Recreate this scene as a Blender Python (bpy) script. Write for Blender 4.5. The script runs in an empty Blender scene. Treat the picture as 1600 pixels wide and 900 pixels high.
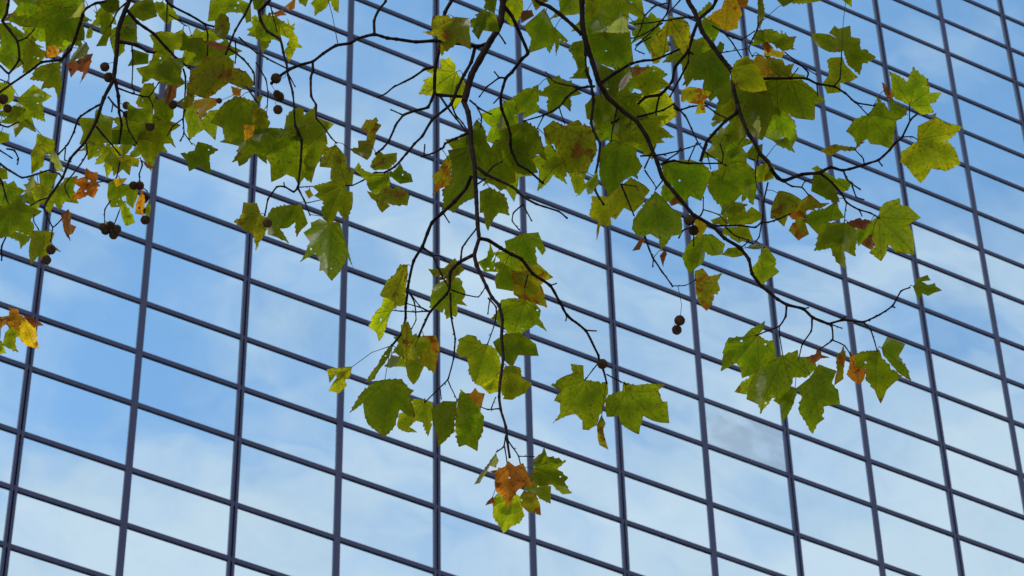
import bpy, bmesh, math, random
from mathutils import Vector, Matrix, noise
from mathutils.geometry import delaunay_2d_cdt

random.seed(7)
SC = bpy.context.scene
COL = SC.collection
PI = math.pi

# ---------------------------------------------------------------- camera
# pose solved from the facade grid: X runs along the facade, Y away from the viewer, Z up
F = 4964.45                                   # focal length in pixels of a 1600 wide picture
R1 = Vector((0.87616226, 0.32699435, 0.35413895)).normalized()
R2 = Vector((0.01784786, 0.7121911, -0.70175871))
R2 = (R2 - R1 * R2.dot(R1)).normalized()
RN = R1.cross(R2)
CAM = Vector((0.0, 0.0, 1.65))
def to_world(v):
    return Vector((R1.dot(v), RN.dot(v), -R2.dot(v)))
def P(x, y, d):
    return CAM + to_world(Vector(((x - 800) / F * d, (y - 450) / F * d, d)))
def project(w):
    w = w - CAM
    v = R1 * w.x + RN * w.y - R2 * w.z
    if v.z < 0.05: return None
    return (800 + F * v.x / v.z, 450 + F * v.y / v.z, v.z)

cam = bpy.data.cameras.new('camera')
cam_o = bpy.data.objects.new('camera', cam)
COL.objects.link(cam_o)
cx, cy, cz = to_world(Vector((1, 0, 0))), to_world(Vector((0, -1, 0))), to_world(Vector((0, 0, -1)))
m = Matrix((cx, cy, cz)).transposed().to_4x4()
m.translation = CAM
cam_o.matrix_world = m
cam.sensor_width = 36.0
cam.lens = F / 1600 * 36.0
cam.clip_start = 0.1
cam.clip_end = 6000
cam.dof.use_dof = True
cam.dof.focus_distance = 9.2
cam.dof.aperture_fstop = 22.0
SC.camera = cam_o

# ---------------------------------------------------------------- sky, sun, exposure
SUN_DIR = Vector((-0.62, -0.10, 0.78)).normalized()       # towards the sun
world = bpy.data.worlds.new('World')
SC.world = world
world.use_nodes = True
nt = world.node_tree
nt.nodes.clear()
def wn(t, **k):
    n = nt.nodes.new(t)
    for a, b in k.items(): setattr(n, a, b)
    return n
sky = wn('ShaderNodeTexSky', sky_type='NISHITA', sun_disc=False)
sky.sun_elevation = math.asin(SUN_DIR.z)
sky.sun_rotation = math.atan2(SUN_DIR.x, SUN_DIR.y)
sky.air_density = 1.0; sky.dust_density = 1.0; sky.ozone_density = 1.5
tc = wn('ShaderNodeTexCoord')
# clouds lie on a flat layer: project the direction on a plane overhead
sep = wn('ShaderNodeSeparateXYZ'); nt.links.new(tc.outputs['Generated'], sep.inputs[0])
zmax = wn('ShaderNodeMath', operation='MAXIMUM'); zmax.inputs[1].default_value = 0.06
nt.links.new(sep.outputs[2], zmax.inputs[0])
dx = wn('ShaderNodeMath', operation='DIVIDE'); dy = wn('ShaderNodeMath', operation='DIVIDE')
nt.links.new(sep.outputs[0], dx.inputs[0]); nt.links.new(zmax.outputs[0], dx.inputs[1])
nt.links.new(sep.outputs[1], dy.inputs[0]); nt.links.new(zmax.outputs[0], dy.inputs[1])
cmb = wn('ShaderNodeCombineXYZ')
nt.links.new(dx.outputs[0], cmb.inputs[0]); nt.links.new(dy.outputs[0], cmb.inputs[1])
CLOUD_OFF = (-23.611, 35.4005, 0.0)
mp = wn('ShaderNodeMapping'); mp.inputs['Location'].default_value = CLOUD_OFF
nt.links.new(cmb.outputs[0], mp.inputs[0])
n1 = wn('ShaderNodeTexNoise'); n1.inputs['Scale'].default_value = 6.0; n1.inputs['Detail'].default_value = 7
n1.inputs['Roughness'].default_value = 0.56; n1.inputs['Distortion'].default_value = 0.55
n2 = wn('ShaderNodeTexNoise'); n2.inputs['Scale'].default_value = 1.1; n2.inputs['Detail'].default_value = 2
nt.links.new(mp.outputs[0], n1.inputs[0]); nt.links.new(mp.outputs[0], n2.inputs[0])
# thin veil that thickens towards the horizon, torn open by the noise
veil = wn('ShaderNodeMapRange', interpolation_type='SMOOTHSTEP')
veil.inputs['From Min'].default_value = 0.80; veil.inputs['From Max'].default_value = 0.56
veil.inputs['To Min'].default_value = -0.02; veil.inputs['To Max'].default_value = 1.0
nt.links.new(sep.outputs[2], veil.inputs[0])
def wmath(op, a, b, c=0.0):
    n = wn('ShaderNodeMath', operation=op)
    for k, q in enumerate((a, b, c)):
        if isinstance(q, bpy.types.NodeSocket): nt.links.new(q, n.inputs[k])
        else: n.inputs[k].default_value = q
    return n.outputs[0]
thin = wmath('MULTIPLY', wmath('SUBTRACT', n2.outputs[0], 0.5), 0.9)
torn = wmath('MULTIPLY', wmath('SUBTRACT', n1.outputs[0], 0.5), 2.6)
tot = wmath('ADD', wmath('ADD', thin, torn), veil.outputs[0])
ramp = wn('ShaderNodeMapRange', interpolation_type='SMOOTHSTEP')
ramp.inputs['From Min'].default_value = 0.02; ramp.inputs['From Max'].default_value = 0.95
ramp.inputs['To Min'].default_value = 0.02; ramp.inputs['To Max'].default_value = 1.0
nt.links.new(tot, ramp.inputs[0])
bg = wn('ShaderNodeBackground'); bg.inputs[1].default_value = 0.15
mix = wn('ShaderNodeMix', data_type='RGBA')
nt.links.new(ramp.outputs[0], mix.inputs[0])
nt.links.new(sky.outputs[0], mix.inputs[6])
mix.inputs[7].default_value = (2.68, 2.58, 3.05, 1)
nt.links.new(mix.outputs[2], bg.inputs[0])
out = wn('ShaderNodeOutputWorld')
nt.links.new(bg.outputs[0], out.inputs[0])

sun = bpy.data.lights.new('sun', 'SUN')
sun.energy = 1.5
sun.angle = math.radians(7)
sun.color = (1.0, 0.96, 0.9)
sun_o = bpy.data.objects.new('sun', sun)
COL.objects.link(sun_o)
sun_o.rotation_euler = SUN_DIR.to_track_quat('Z', 'Y').to_euler()
sun_o.location = SUN_DIR * 60

SC.view_settings.view_transform = 'Standard'
SC.view_settings.look = 'None'
SC.view_settings.gamma = 1.0
SC.view_settings.use_curve_mapping = False
SC.view_settings.exposure = 1.0
SC.render.engine = 'CYCLES'
SC.cycles.max_bounces = 10
SC.cycles.transparent_max_bounces = 8

# ---------------------------------------------------------------- helpers
def obj(name, me, parent=None, mats=(), **props):
    o = bpy.data.objects.new(name, me)
    COL.objects.link(o)
    if me is not None:
        if not me.materials:
            for mt in mats: me.materials.append(mt)
    if parent is not None: o.parent = parent
    for k, v in props.items(): o[k] = v
    return o

class MB:
    def __init__(s): s.v = []; s.f = []; s.mi = []
    def box(s, x0, x1, y0, y1, z0, z1, mi=0):
        b = len(s.v)
        s.v += [(x0,y0,z0),(x1,y0,z0),(x1,y1,z0),(x0,y1,z0),(x0,y0,z1),(x1,y0,z1),(x1,y1,z1),(x0,y1,z1)]
        for q in ((0,3,2,1),(4,5,6,7),(0,1,5,4),(1,2,6,5),(2,3,7,6),(3,0,4,7)):
            s.f.append(tuple(b + i for i in q)); s.mi.append(mi)
        return s
    def tube(s, pts, rad, n=7, mi=0, cap=True):
        b = len(s.v); k = len(pts); up = None
        for i, p in enumerate(pts):
            t = (pts[min(i+1, k-1)] - pts[max(i-1, 0)])
            if t.length < 1e-9: t = Vector((0, 0, 1))
            t.normalize()
            if up is None:
                up = t.cross(Vector((0.31, 0.2, 0.93)))
                if up.length < .1: up = t.cross(Vector((1, 0, 0)))
            up = (up - t * up.dot(t)).normalized()
            w = t.cross(up)
            for j in range(n):
                a = 2 * PI * j / n
                s.v.append(tuple(p + (up * math.cos(a) + w * math.sin(a)) * rad[i]))
        for i in range(k - 1):
            for j in range(n):
                j2 = (j + 1) % n
                s.f.append((b+i*n+j, b+i*n+j2, b+(i+1)*n+j2, b+(i+1)*n+j)); s.mi.append(mi)
        if cap:
            s.f.append(tuple(b + j for j in range(n - 1, -1, -1))); s.mi.append(mi)
            s.f.append(tuple(b + (k-1)*n + j for j in range(n))); s.mi.append(mi)
        return s
    def mesh(s, name, smooth=False):
        me = bpy.data.meshes.new(name)
        me.from_pydata([tuple(v) for v in s.v], [], s.f)
        me.polygons.foreach_set('material_index', s.mi)
        if smooth: me.polygons.foreach_set('use_smooth', [True] * len(s.f))
        me.update()
        return me

class NT:
    """small node-tree writer"""
    def __init__(s, name):
        s.mat = bpy.data.materials.new(name); s.mat.use_nodes = True
        s.t = s.mat.node_tree; s.t.nodes.clear()
        s.out = s.t.nodes.new('ShaderNodeOutputMaterial')
    def n(s, typ, ins=None, **k):
        nd = s.t.nodes.new(typ)
        for a, b in k.items(): setattr(nd, a, b)
        for a, b in (ins or {}).items(): s.set(nd.inputs[a], b)
        return nd
    def set(s, sock, v):
        if isinstance(v, bpy.types.NodeSocket): s.t.links.new(v, sock)
        else: sock.default_value = v
    def m(s, op, a, b=0.0, c=0.0, clamp=False):
        nd = s.n('ShaderNodeMath', {0: a, 1: b, 2: c}, operation=op); nd.use_clamp = clamp
        return nd.outputs[0]
    def ss(s, x, lo, hi, a=0.0, b=1.0):
        return s.n('ShaderNodeMapRange', {0: x, 1: lo, 2: hi, 3: a, 4: b}, interpolation_type='SMOOTHSTEP').outputs[0]
    def mix(s, f, a, b, blend='MIX'):
        nd = s.n('ShaderNodeMix', {0: f, 6: a, 7: b}, data_type='RGBA', blend_type=blend)
        return nd.outputs[2]
    def noise(s, vec, scale, detail=3.0, rough=.5, dist=0.0):
        return s.n('ShaderNodeTexNoise', {'Vector': vec, 'Scale': scale, 'Detail': detail, 'Roughness': rough, 'Distortion': dist}).outputs[0]

def C4(c): return (c[0], c[1], c[2], 1.0)

# ---------------------------------------------------------------- materials of the building
def mat_frame():
    w = NT('painted_aluminium')
    g = w.n('ShaderNodeNewGeometry').outputs['Position']
    nz = w.noise(g, 0.9, 4.0)
    col = w.mix(w.ss(nz, .3, .7), C4((0.021, 0.034, 0.080)), C4((0.028, 0.042, 0.092)))
    st = w.noise(w.n('ShaderNodeMapping', {0: g, 3: (9, 9, .6)}).outputs[0], 1.0, 4.0)
    col = w.mix(w.ss(st, .5, .8, 0, .35), col, C4((0.050, 0.060, 0.100)))
    b = w.n('ShaderNodeBsdfPrincipled', {'Base Color': col, 'Roughness': .45, 'Specular IOR Level': .4})
    w.t.links.new(b.outputs[0], w.out.inputs[0])
    return w.mat
def mat_navy_black():
    w = NT('navy_black')
    b = w.n('ShaderNodeBsdfPrincipled', {'Base Color': C4((0.007, 0.012, 0.028)), 'Roughness': .7, 'Specular IOR Level': .2})
    w.t.links.new(b.outputs[0], w.out.inputs[0])
    return w.mat
def mat_glass(name, cloud_grey=False):
    w = NT(name)
    oi = w.n('ShaderNodeObjectInfo')
    g = w.n('ShaderNodeNewGeometry').outputs['Position']
    # reflective coating: a strong tinted mirror with a little dark body colour below
    tint = w.mix(oi.outputs['Random'], C4((0.635, 0.885, 0.905)), C4((0.71, 0.955, 0.96)))
    own = w.n('ShaderNodeVectorMath', {0: g, 1: w.n('ShaderNodeCombineXYZ', {1: w.m('MULTIPLY', oi.outputs['Random'], 83.0)}).outputs[0]}, operation='ADD').outputs[0]
    wob = w.noise(own, 0.6, 1.0)
    bump = w.n('ShaderNodeBump', {'Height': wob, 'Strength': .30, 'Distance': .02})
    if cloud_grey:  # reflection of a grey cloud, painted into this pane's colour
        wv = w.n('ShaderNodeMapping', {0: g, 2: (0, .55, 0), 3: (.8, 1, 1.1)}).outputs[0]
        s1 = w.noise(wv, 1.5, 4.0, .5, .5)
        dirt_cloud = w.ss(s1, .38, .68, .07, .36)
    else:
        dirt_cloud = w.ss(w.noise(g, 1.7, 5.0, .6), .45, .8, .025, .07)
    gl = w.n('ShaderNodeBsdfGlossy', {'Color': tint, 'Roughness': .012 if not cloud_grey else .05, 'Normal': bump.outputs[0]})
    di = w.n('ShaderNodeBsdfDiffuse', {'Color': C4((0.035, 0.045, 0.06)) if not cloud_grey else C4((.19, .23, .31))})
    mx = w.n('ShaderNodeMixShader', {0: dirt_cloud, 1: gl.outputs[0], 2: di.outputs[0]})
    w.t.links.new(mx.outputs[0], w.out.inputs[0])
    return w.mat
def mat_plain(name, a, b, scale, rough):
    w = NT(name)
    g = w.n('ShaderNodeNewGeometry').outputs['Position']
    nz = w.noise(g, scale, 8.0, .6)
    col = w.mix(w.ss(nz, .3, .7), C4(a), C4(b))
    bump = w.n('ShaderNodeBump', {'Height': w.noise(g, scale * 12, 6.0, .7), 'Strength': .3, 'Distance': .01})
    bs = w.n('ShaderNodeBsdfPrincipled', {'Base Color': col, 'Roughness': rough, 'Normal': bump.outputs[0]})
    w.t.links.new(bs.outputs[0], w.out.inputs[0])
    return w.mat
M_FRAME, M_NAVY_BLACK = mat_frame(), mat_navy_black()
M_GLASS, M_CLOUD_GREY = mat_glass('mirror_glass'), mat_glass('cloud_grey_mirror_glass', True)
M_STONE = mat_plain('grey_stone', (.22, .22, .23), (.32, .31, .30), .8, .7)
M_ASPHALT = mat_plain('asphalt', (.042, .042, .044), (.062, .061, .06), .7, .85)
M_PAVING = mat_plain('paving', (.20, .195, .185), (.29, .28, .265), .9, .8)
M_SOIL = mat_plain('soil', (.05, .036, .024), (.08, .058, .038), 3.0, .95)

# ---------------------------------------------------------------- ground
def sheet(name, x0, x1, y0, y1, z, mat, label=None):
    me = bpy.data.meshes.new(name)
    me.from_pydata([(x0, y0, z), (x1, y0, z), (x1, y1, z), (x0, y1, z)], [], [(0, 1, 2, 3)])
    return obj(name, me, None, [mat], kind='structure')
sheet('ground', -3000, 3000, -3000, 3000, 0.0, M_ASPHALT)
pv = MB().box(-60, 90, -3.0, 8.0, 0.004, 0.125)
obj('pavement', pv.mesh('pavement'), None, [M_PAVING], kind='structure')
pv = MB().box(-60, 90, 20.0, 34.0, 0.004, 0.125)
obj('plaza', pv.mesh('plaza'), None, [M_PAVING], kind='structure')

# ---------------------------------------------------------------- the office building
TT = Vector((-0.4306215, -0.40358234, 3.21810231)) * 18.0      # grid corner (column 0, row 0) seen from the camera
ORI = CAM + to_world(TT)
CW = 1.8                       # column width, m
RH = CW / 1.606983             # height of a low row, m
TALL = 1.22                    # every third row is this much taller
def rowz(r):
    if r >= 0: s = sum((TALL if k % 3 == 1 else 1.0) for k in range(r))
    else: s = -sum((TALL if k % 3 == 1 else 1.0) for k in range(r, 0))
    return ORI.z - s * RH
def colx(c): return ORI.x + c * CW
C0, C1 = -12, 26
R_TOP, R_BOT = -20, 36
YF = ORI.y                     # plane of the glass
bld = obj('office_building', None, None, label='tall office building with a mirror glass grid facade reflecting the cloudy sky', category='building')
bld.location = (colx((C0 + C1) / 2), YF, 0)
OFF = -Vector(bld.location)
def bpart(name, mb, mats, parent=bld, smooth=False, **props):
    mb.v = [tuple(Vector(v) + OFF) for v in mb.v]
    return obj(name, mb.mesh(name, smooth), parent, mats, **props)
zt, zb = rowz(R_TOP), rowz(R_BOT)
bpart('core_wall', MB().box(colx(C0), colx(C1), YF + .16, YF + 22, 0.0, zt), [M_NAVY_BLACK])
bpart('parapet', MB().box(colx(C0) - .2, colx(C1) + .2, YF - .12, YF + 22.2, zt + .05, zt + 1.3), [M_FRAME])
bpart('plinth', MB().box(colx(C0) - .1, colx(C1) + .1, YF - .10, YF + .15, 0.0, zb - .06), [M_STONE])
# each pane is a thin plate set back behind the bars, no two quite in the same plane
def pane_mb(c, r):
    x0, x1 = colx(c) + .038, colx(c + 1) - .038
    z1, z0 = rowz(r) - .032, rowz(r + 1) + .036
    return x0, x1, z0, z1
rest = MB()
for c in range(C0, C1):
    for r in range(R_TOP, R_BOT):
        x0, x1, z0, z1 = pane_mb(c, r)
        xm, zm = (x0 + x1) / 2, (z0 + z1) / 2
        pr = project(Vector((xm, YF, zm)))
        near = pr and -110 < pr[0] < 1710 and -80 < pr[1] < 980
        rg = random.Random(c * 131 + r * 17 + 5)
        ax, az = rg.gauss(0, .0016), rg.gauss(0, .0016)     # tilt of the pane, rad
        cloud_grey = (c, r) == (7, 6)
        if cloud_grey: ax, az = -.004, .002
        def dep(x, z): return (z - zm) * ax + (x - xm) * az
        mbp = MB() if near else rest
        b = len(mbp.v)
        cs = [(x0, z0), (x1, z0), (x1, z1), (x0, z1)]
        # front face with a shallow belly in the middle, as sealed units have
        bel = rg.gauss(0, .00022)
        mbp.v += [(x, YF + .010 + dep(x, z), z) for x, z in cs]
        mbp.v += [(x, YF + .034 + dep(x, z), z) for x, z in cs]
        for q in ((0,1,2,3),(7,6,5,4),(0,4,5,1),(1,5,6,2),(2,6,7,3),(3,7,4,0)):
            mbp.f.append(tuple(b + i for i in q)); mbp.mi.append(0)
        if near:
            o = bpart('glass_pane', mbp, [M_CLOUD_GREY if cloud_grey else M_GLASS])
            if cloud_grey: o['label'] = 'duller grey glass pane standing slightly ajar, grey cloud reflection painted into its colour'
bpart('glass_pane', rest, [M_GLASS], kind='stuff')
# upright bars: every second one is a pair with a dark open joint between
for c in range(C0, C1 + 1):
    x = colx(c); mb = MB()
    if c % 2 == 0:
        mb.box(x - .059, x - .015, YF - .018, YF + .05, zb, zt + .04)
        mb.box(x + .015, x + .059, YF - .018, YF + .05, zb, zt + .04)
        mb.box(x - .0148, x + .0148, YF + .038, YF + .05, zb, zt + .04, 1)
    else:
        mb.box(x - .057, x + .057, YF - .012, YF + .05, zb, zt + .04)
    bpart('mullion', mb, [M_FRAME, M_NAVY_BLACK])
for r in range(R_TOP, R_BOT + 1):
    z = rowz(r); mb = MB()
    mb.box(colx(C0), colx(C1), YF - .009, YF + .046, z - .038, z + .048)
    mb.box(colx(C0), colx(C1), YF - .008, YF + .046, z - .056, z - .0382, 1)  # near-black navy strip along the lower edge of the bar
    bpart('transom', mb, [M_FRAME, M_NAVY_BLACK])

# ---------------------------------------------------------------- materials of the tree
def mat_bark(name, a, b):
    w = NT(name)
    g = w.n('ShaderNodeNewGeometry').outputs['Position']
    nz = w.noise(g, 26, 6.0, .6)
    col = w.mix(w.ss(nz, .32, .7), C4(a), C4(b))
    bump = w.n('ShaderNodeBump', {'Height': w.noise(g, 190, 6.0, .7), 'Strength': .6, 'Distance': .003})
    bs = w.n('ShaderNodeBsdfPrincipled', {'Base Color': col, 'Roughness': .85, 'Specular IOR Level': .08, 'Normal': bump.outputs[0]})
    w.t.links.new(bs.outputs[0], w.out.inputs[0])
    return w.mat
M_TWIG = mat_bark('twig_bark', (.010, .0065, .005), (.026, .017, .014))
M_TRUNK = mat_bark('trunk_bark', (.09, .08, .06), (.30, .28, .22))
M_BALL = mat_bark('seed_ball_bristle', (.040, .026, .015), (.120, .078, .042))
M_STALK = mat_bark('stalk_skin', (.05, .045, .02), (.11, .085, .04))

def mat_leaf(name, t1, t2, rc, brown, brownc, spots, edge, thr=.62):
    """t1,t2: two colours of light let through; rc: colour of light thrown back; brown: how much of the blade has dried"""
    w = NT(name)
    oi = w.n('ShaderNodeObjectInfo')
    rnd = oi.outputs['Random']
    at = w.n('ShaderNodeAttribute', attribute_name='leaf_uv').outputs['Vector']
    ed = w.n('ShaderNodeAttribute', attribute_name='leaf_edge').outputs['Fac']
    sx = w.n('ShaderNodeSeparateXYZ', {0: at})
    u, v = sx.outputs[0], sx.outputs[1]
    av = w.m('ABSOLUTE', v)
    shift = w.n('ShaderNodeCombineXYZ', {2: w.m('MULTIPLY', rnd, 57.0)}).outputs[0]
    p = w.n('ShaderNodeVectorMath', {0: at, 1: shift}, operation='ADD').outputs[0]
    # palmate main veins from the stalk, finer side veins slanting off them
    vein = None
    for ang, wd in ((0, .014), (41, .012), (80, .010)):
        a = math.radians(ang)
        al = w.m('ADD', w.m('MULTIPLY', u, math.cos(a)), w.m('MULTIPLY', av, math.sin(a)))
        pe = w.m('ABSOLUTE', w.m('SUBTRACT', w.m('MULTIPLY', u, math.sin(a)), w.m('MULTIPLY', av, math.cos(a))))
        wdt = w.m('MAXIMUM', w.m('SUBTRACT', wd * 1.6, w.m('MULTIPLY', al, wd)), .003)
        k = w.m('MULTIPLY', w.ss(w.m('DIVIDE', pe, wdt), .5, 1.5, 1, 0), w.ss(al, 0, .03))
        vein = k if vein is None else w.m('MAXIMUM', vein, k)
    saw = w.m('FRACT', w.m('MULTIPLY', w.m('SUBTRACT', u, w.m('MULTIPLY', av, .85)), 8.5))
    side = w.m('MULTIPLY', w.ss(w.m('ABSOLUTE', w.m('SUBTRACT', saw, .5)), .02, .10, 1, 0), .45)
    vein2 = w.m('MAXIMUM', vein, side)
    blot = w.noise(p, 2.6, 4.0, .55)
    col = w.mix(w.ss(blot, .32, .68), C4(t1), C4(t2))
    col = w.mix(w.ss(w.m('ADD', ed, w.m('MULTIPLY', w.m('SUBTRACT', blot, .5), .25)), .0, .20, .65, 0), col, C4((t2[0] * 1.30, t2[1] * 1.12, t2[2])))
    col = w.mix(w.ss(ed, .10, .30, 0, .30), col, C4((t1[0] * .50, t1[1] * .66, t1[2])))
    fine = w.noise(p, 15.0, 5.0, .65)
    col = w.mix(w.ss(fine, .35, .72, 0, .55), col, C4((t1[0] * .50, t1[1] * .50, t1[2] * .6)))
    hs = w.n('ShaderNodeHueSaturation', {'Hue': w.m('ADD', .500, w.m('MULTIPLY', rnd, .03)),
             'Value': w.m('ADD', .50, w.m('MULTIPLY', w.m('FRACT', w.m('MULTIPLY', rnd, 7.31)), .70)), 'Color': col})
    col = hs.outputs[0]
    col = w.mix(w.m('MULTIPLY', vein2, .72), col, C4((t2[0] * .50, t2[1] * .46, t2[2] * .8 + .004)))
    # dried margin, dried patches and pin spots
    mg = w.noise(p, 4.2, 4.0, .6)
    ring = w.ss(w.m('ADD', ed, w.m('MULTIPLY', w.m('SUBTRACT', .56, mg), edge * 2.2)), -.02, .03, 1, 0)
    patch = w.ss(w.noise(p, 3.1, 5.0, .6, .4), thr, thr + .07)
    dots = w.m('MULTIPLY', w.ss(w.noise(p, 21.0, 2.0, .5), .70 - spots * .06, .74 - spots * .06), .9)
    dry = w.m('MAXIMUM', w.m('MAXIMUM', ring, w.m('MULTIPLY', patch, brown)), dots, clamp=True)
    bc = w.mix(w.ss(w.noise(p, 9.0, 4.0), .35, .65), C4(brownc), C4((brownc[0] * .35, brownc[1] * .28, brownc[2] * .35)))
    col = w.mix(w.m('MULTIPLY', dry, .92), col, bc)
    refl = w.mix(w.m('MULTIPLY', dry, .9), C4(rc), C4((brownc[0] * .5, brownc[1] * .5, brownc[2] * .5)))
    hgt = w.m('ADD', w.m('MULTIPLY', vein2, -1.0), w.m('MULTIPLY', w.noise(p, 6.0, 3.0), 1.2))
    bump = w.n('ShaderNodeBump', {'Height': hgt, 'Strength': .45, 'Distance': .004}).outputs[0]
    df = w.n('ShaderNodeBsdfDiffuse', {'Color': refl, 'Normal': bump})
    tr = w.n('ShaderNodeBsdfTranslucent', {'Color': col, 'Normal': bump})
    gl = w.n('ShaderNodeBsdfGlossy', {'Color': C4((1, 1, 1)), 'Roughness': .5, 'Normal': bump})
    ad = w.n('ShaderNodeAddShader', {0: df.outputs[0], 1: tr.outputs[0]})
    fr = w.n('ShaderNodeFresnel', {'IOR': 1.35})
    mx = w.n('ShaderNodeMixShader', {0: w.m('MULTIPLY', fr.outputs[0], .05), 1: ad.outputs[0], 2: gl.outputs[0]})
    w.t.links.new(mx.outputs[0], w.out.inputs[0])
    return w.mat
BR = (.16, .055, .012)
LEAF = {
 'g': mat_leaf('leaf_green', (.170, .235, .003), (.290, .350, .004), (.032, .044, .003), .8, BR, 1.1, .085, .65),
 'y': mat_leaf('leaf_light_green', (.300, .360, .004), (.480, .500, .006), (.045, .056, .004), .8, BR, 1.1, .09, .645),
 'l': mat_leaf('leaf_olive', (.225, .230, .004), (.340, .310, .005), (.042, .045, .005), .95, BR, 1.5, .14, .57),
 'u': mat_leaf('leaf_half_dried', (.300, .300, .004), (.460, .370, .006), (.050, .045, .006), 1.0, (.30, .085, .008), 1.3, .22, .52),
 'e': mat_leaf('leaf_yellow', (.72, .40, .006), (.84, .52, .008), (.12, .07, .008), .95, (.32, .09, .010), 1.4, .09, .59),
 'o': mat_leaf('leaf_orange', (.58, .16, .008), (.72, .28, .010), (.10, .035, .008), .95, (.22, .045, .010), 1.6, .09, .55),
 'r': mat_leaf('leaf_rust', (.48, .115, .008), (.66, .22, .010), (.09, .03, .008), .95, (.17, .038, .008), 1.4, .12, .54),
 'n': mat_leaf('leaf_brown', (.17, .042, .012), (.26, .078, .018), (.085, .038, .018), .9, (.08, .022, .010), 1.0, .05, .58),
 'w': mat_leaf('leaf_pale_underside', (.180, .210, .016), (.250, .280, .028), (.150, .165, .095), .6, BR, .5, .03, .72),
 'p': mat_leaf('leaf_dead_pale', (.22, .19, .12), (.30, .26, .17), (.25, .22, .17), .5, (.15, .08, .04), .3, .03, .72),
}

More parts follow.
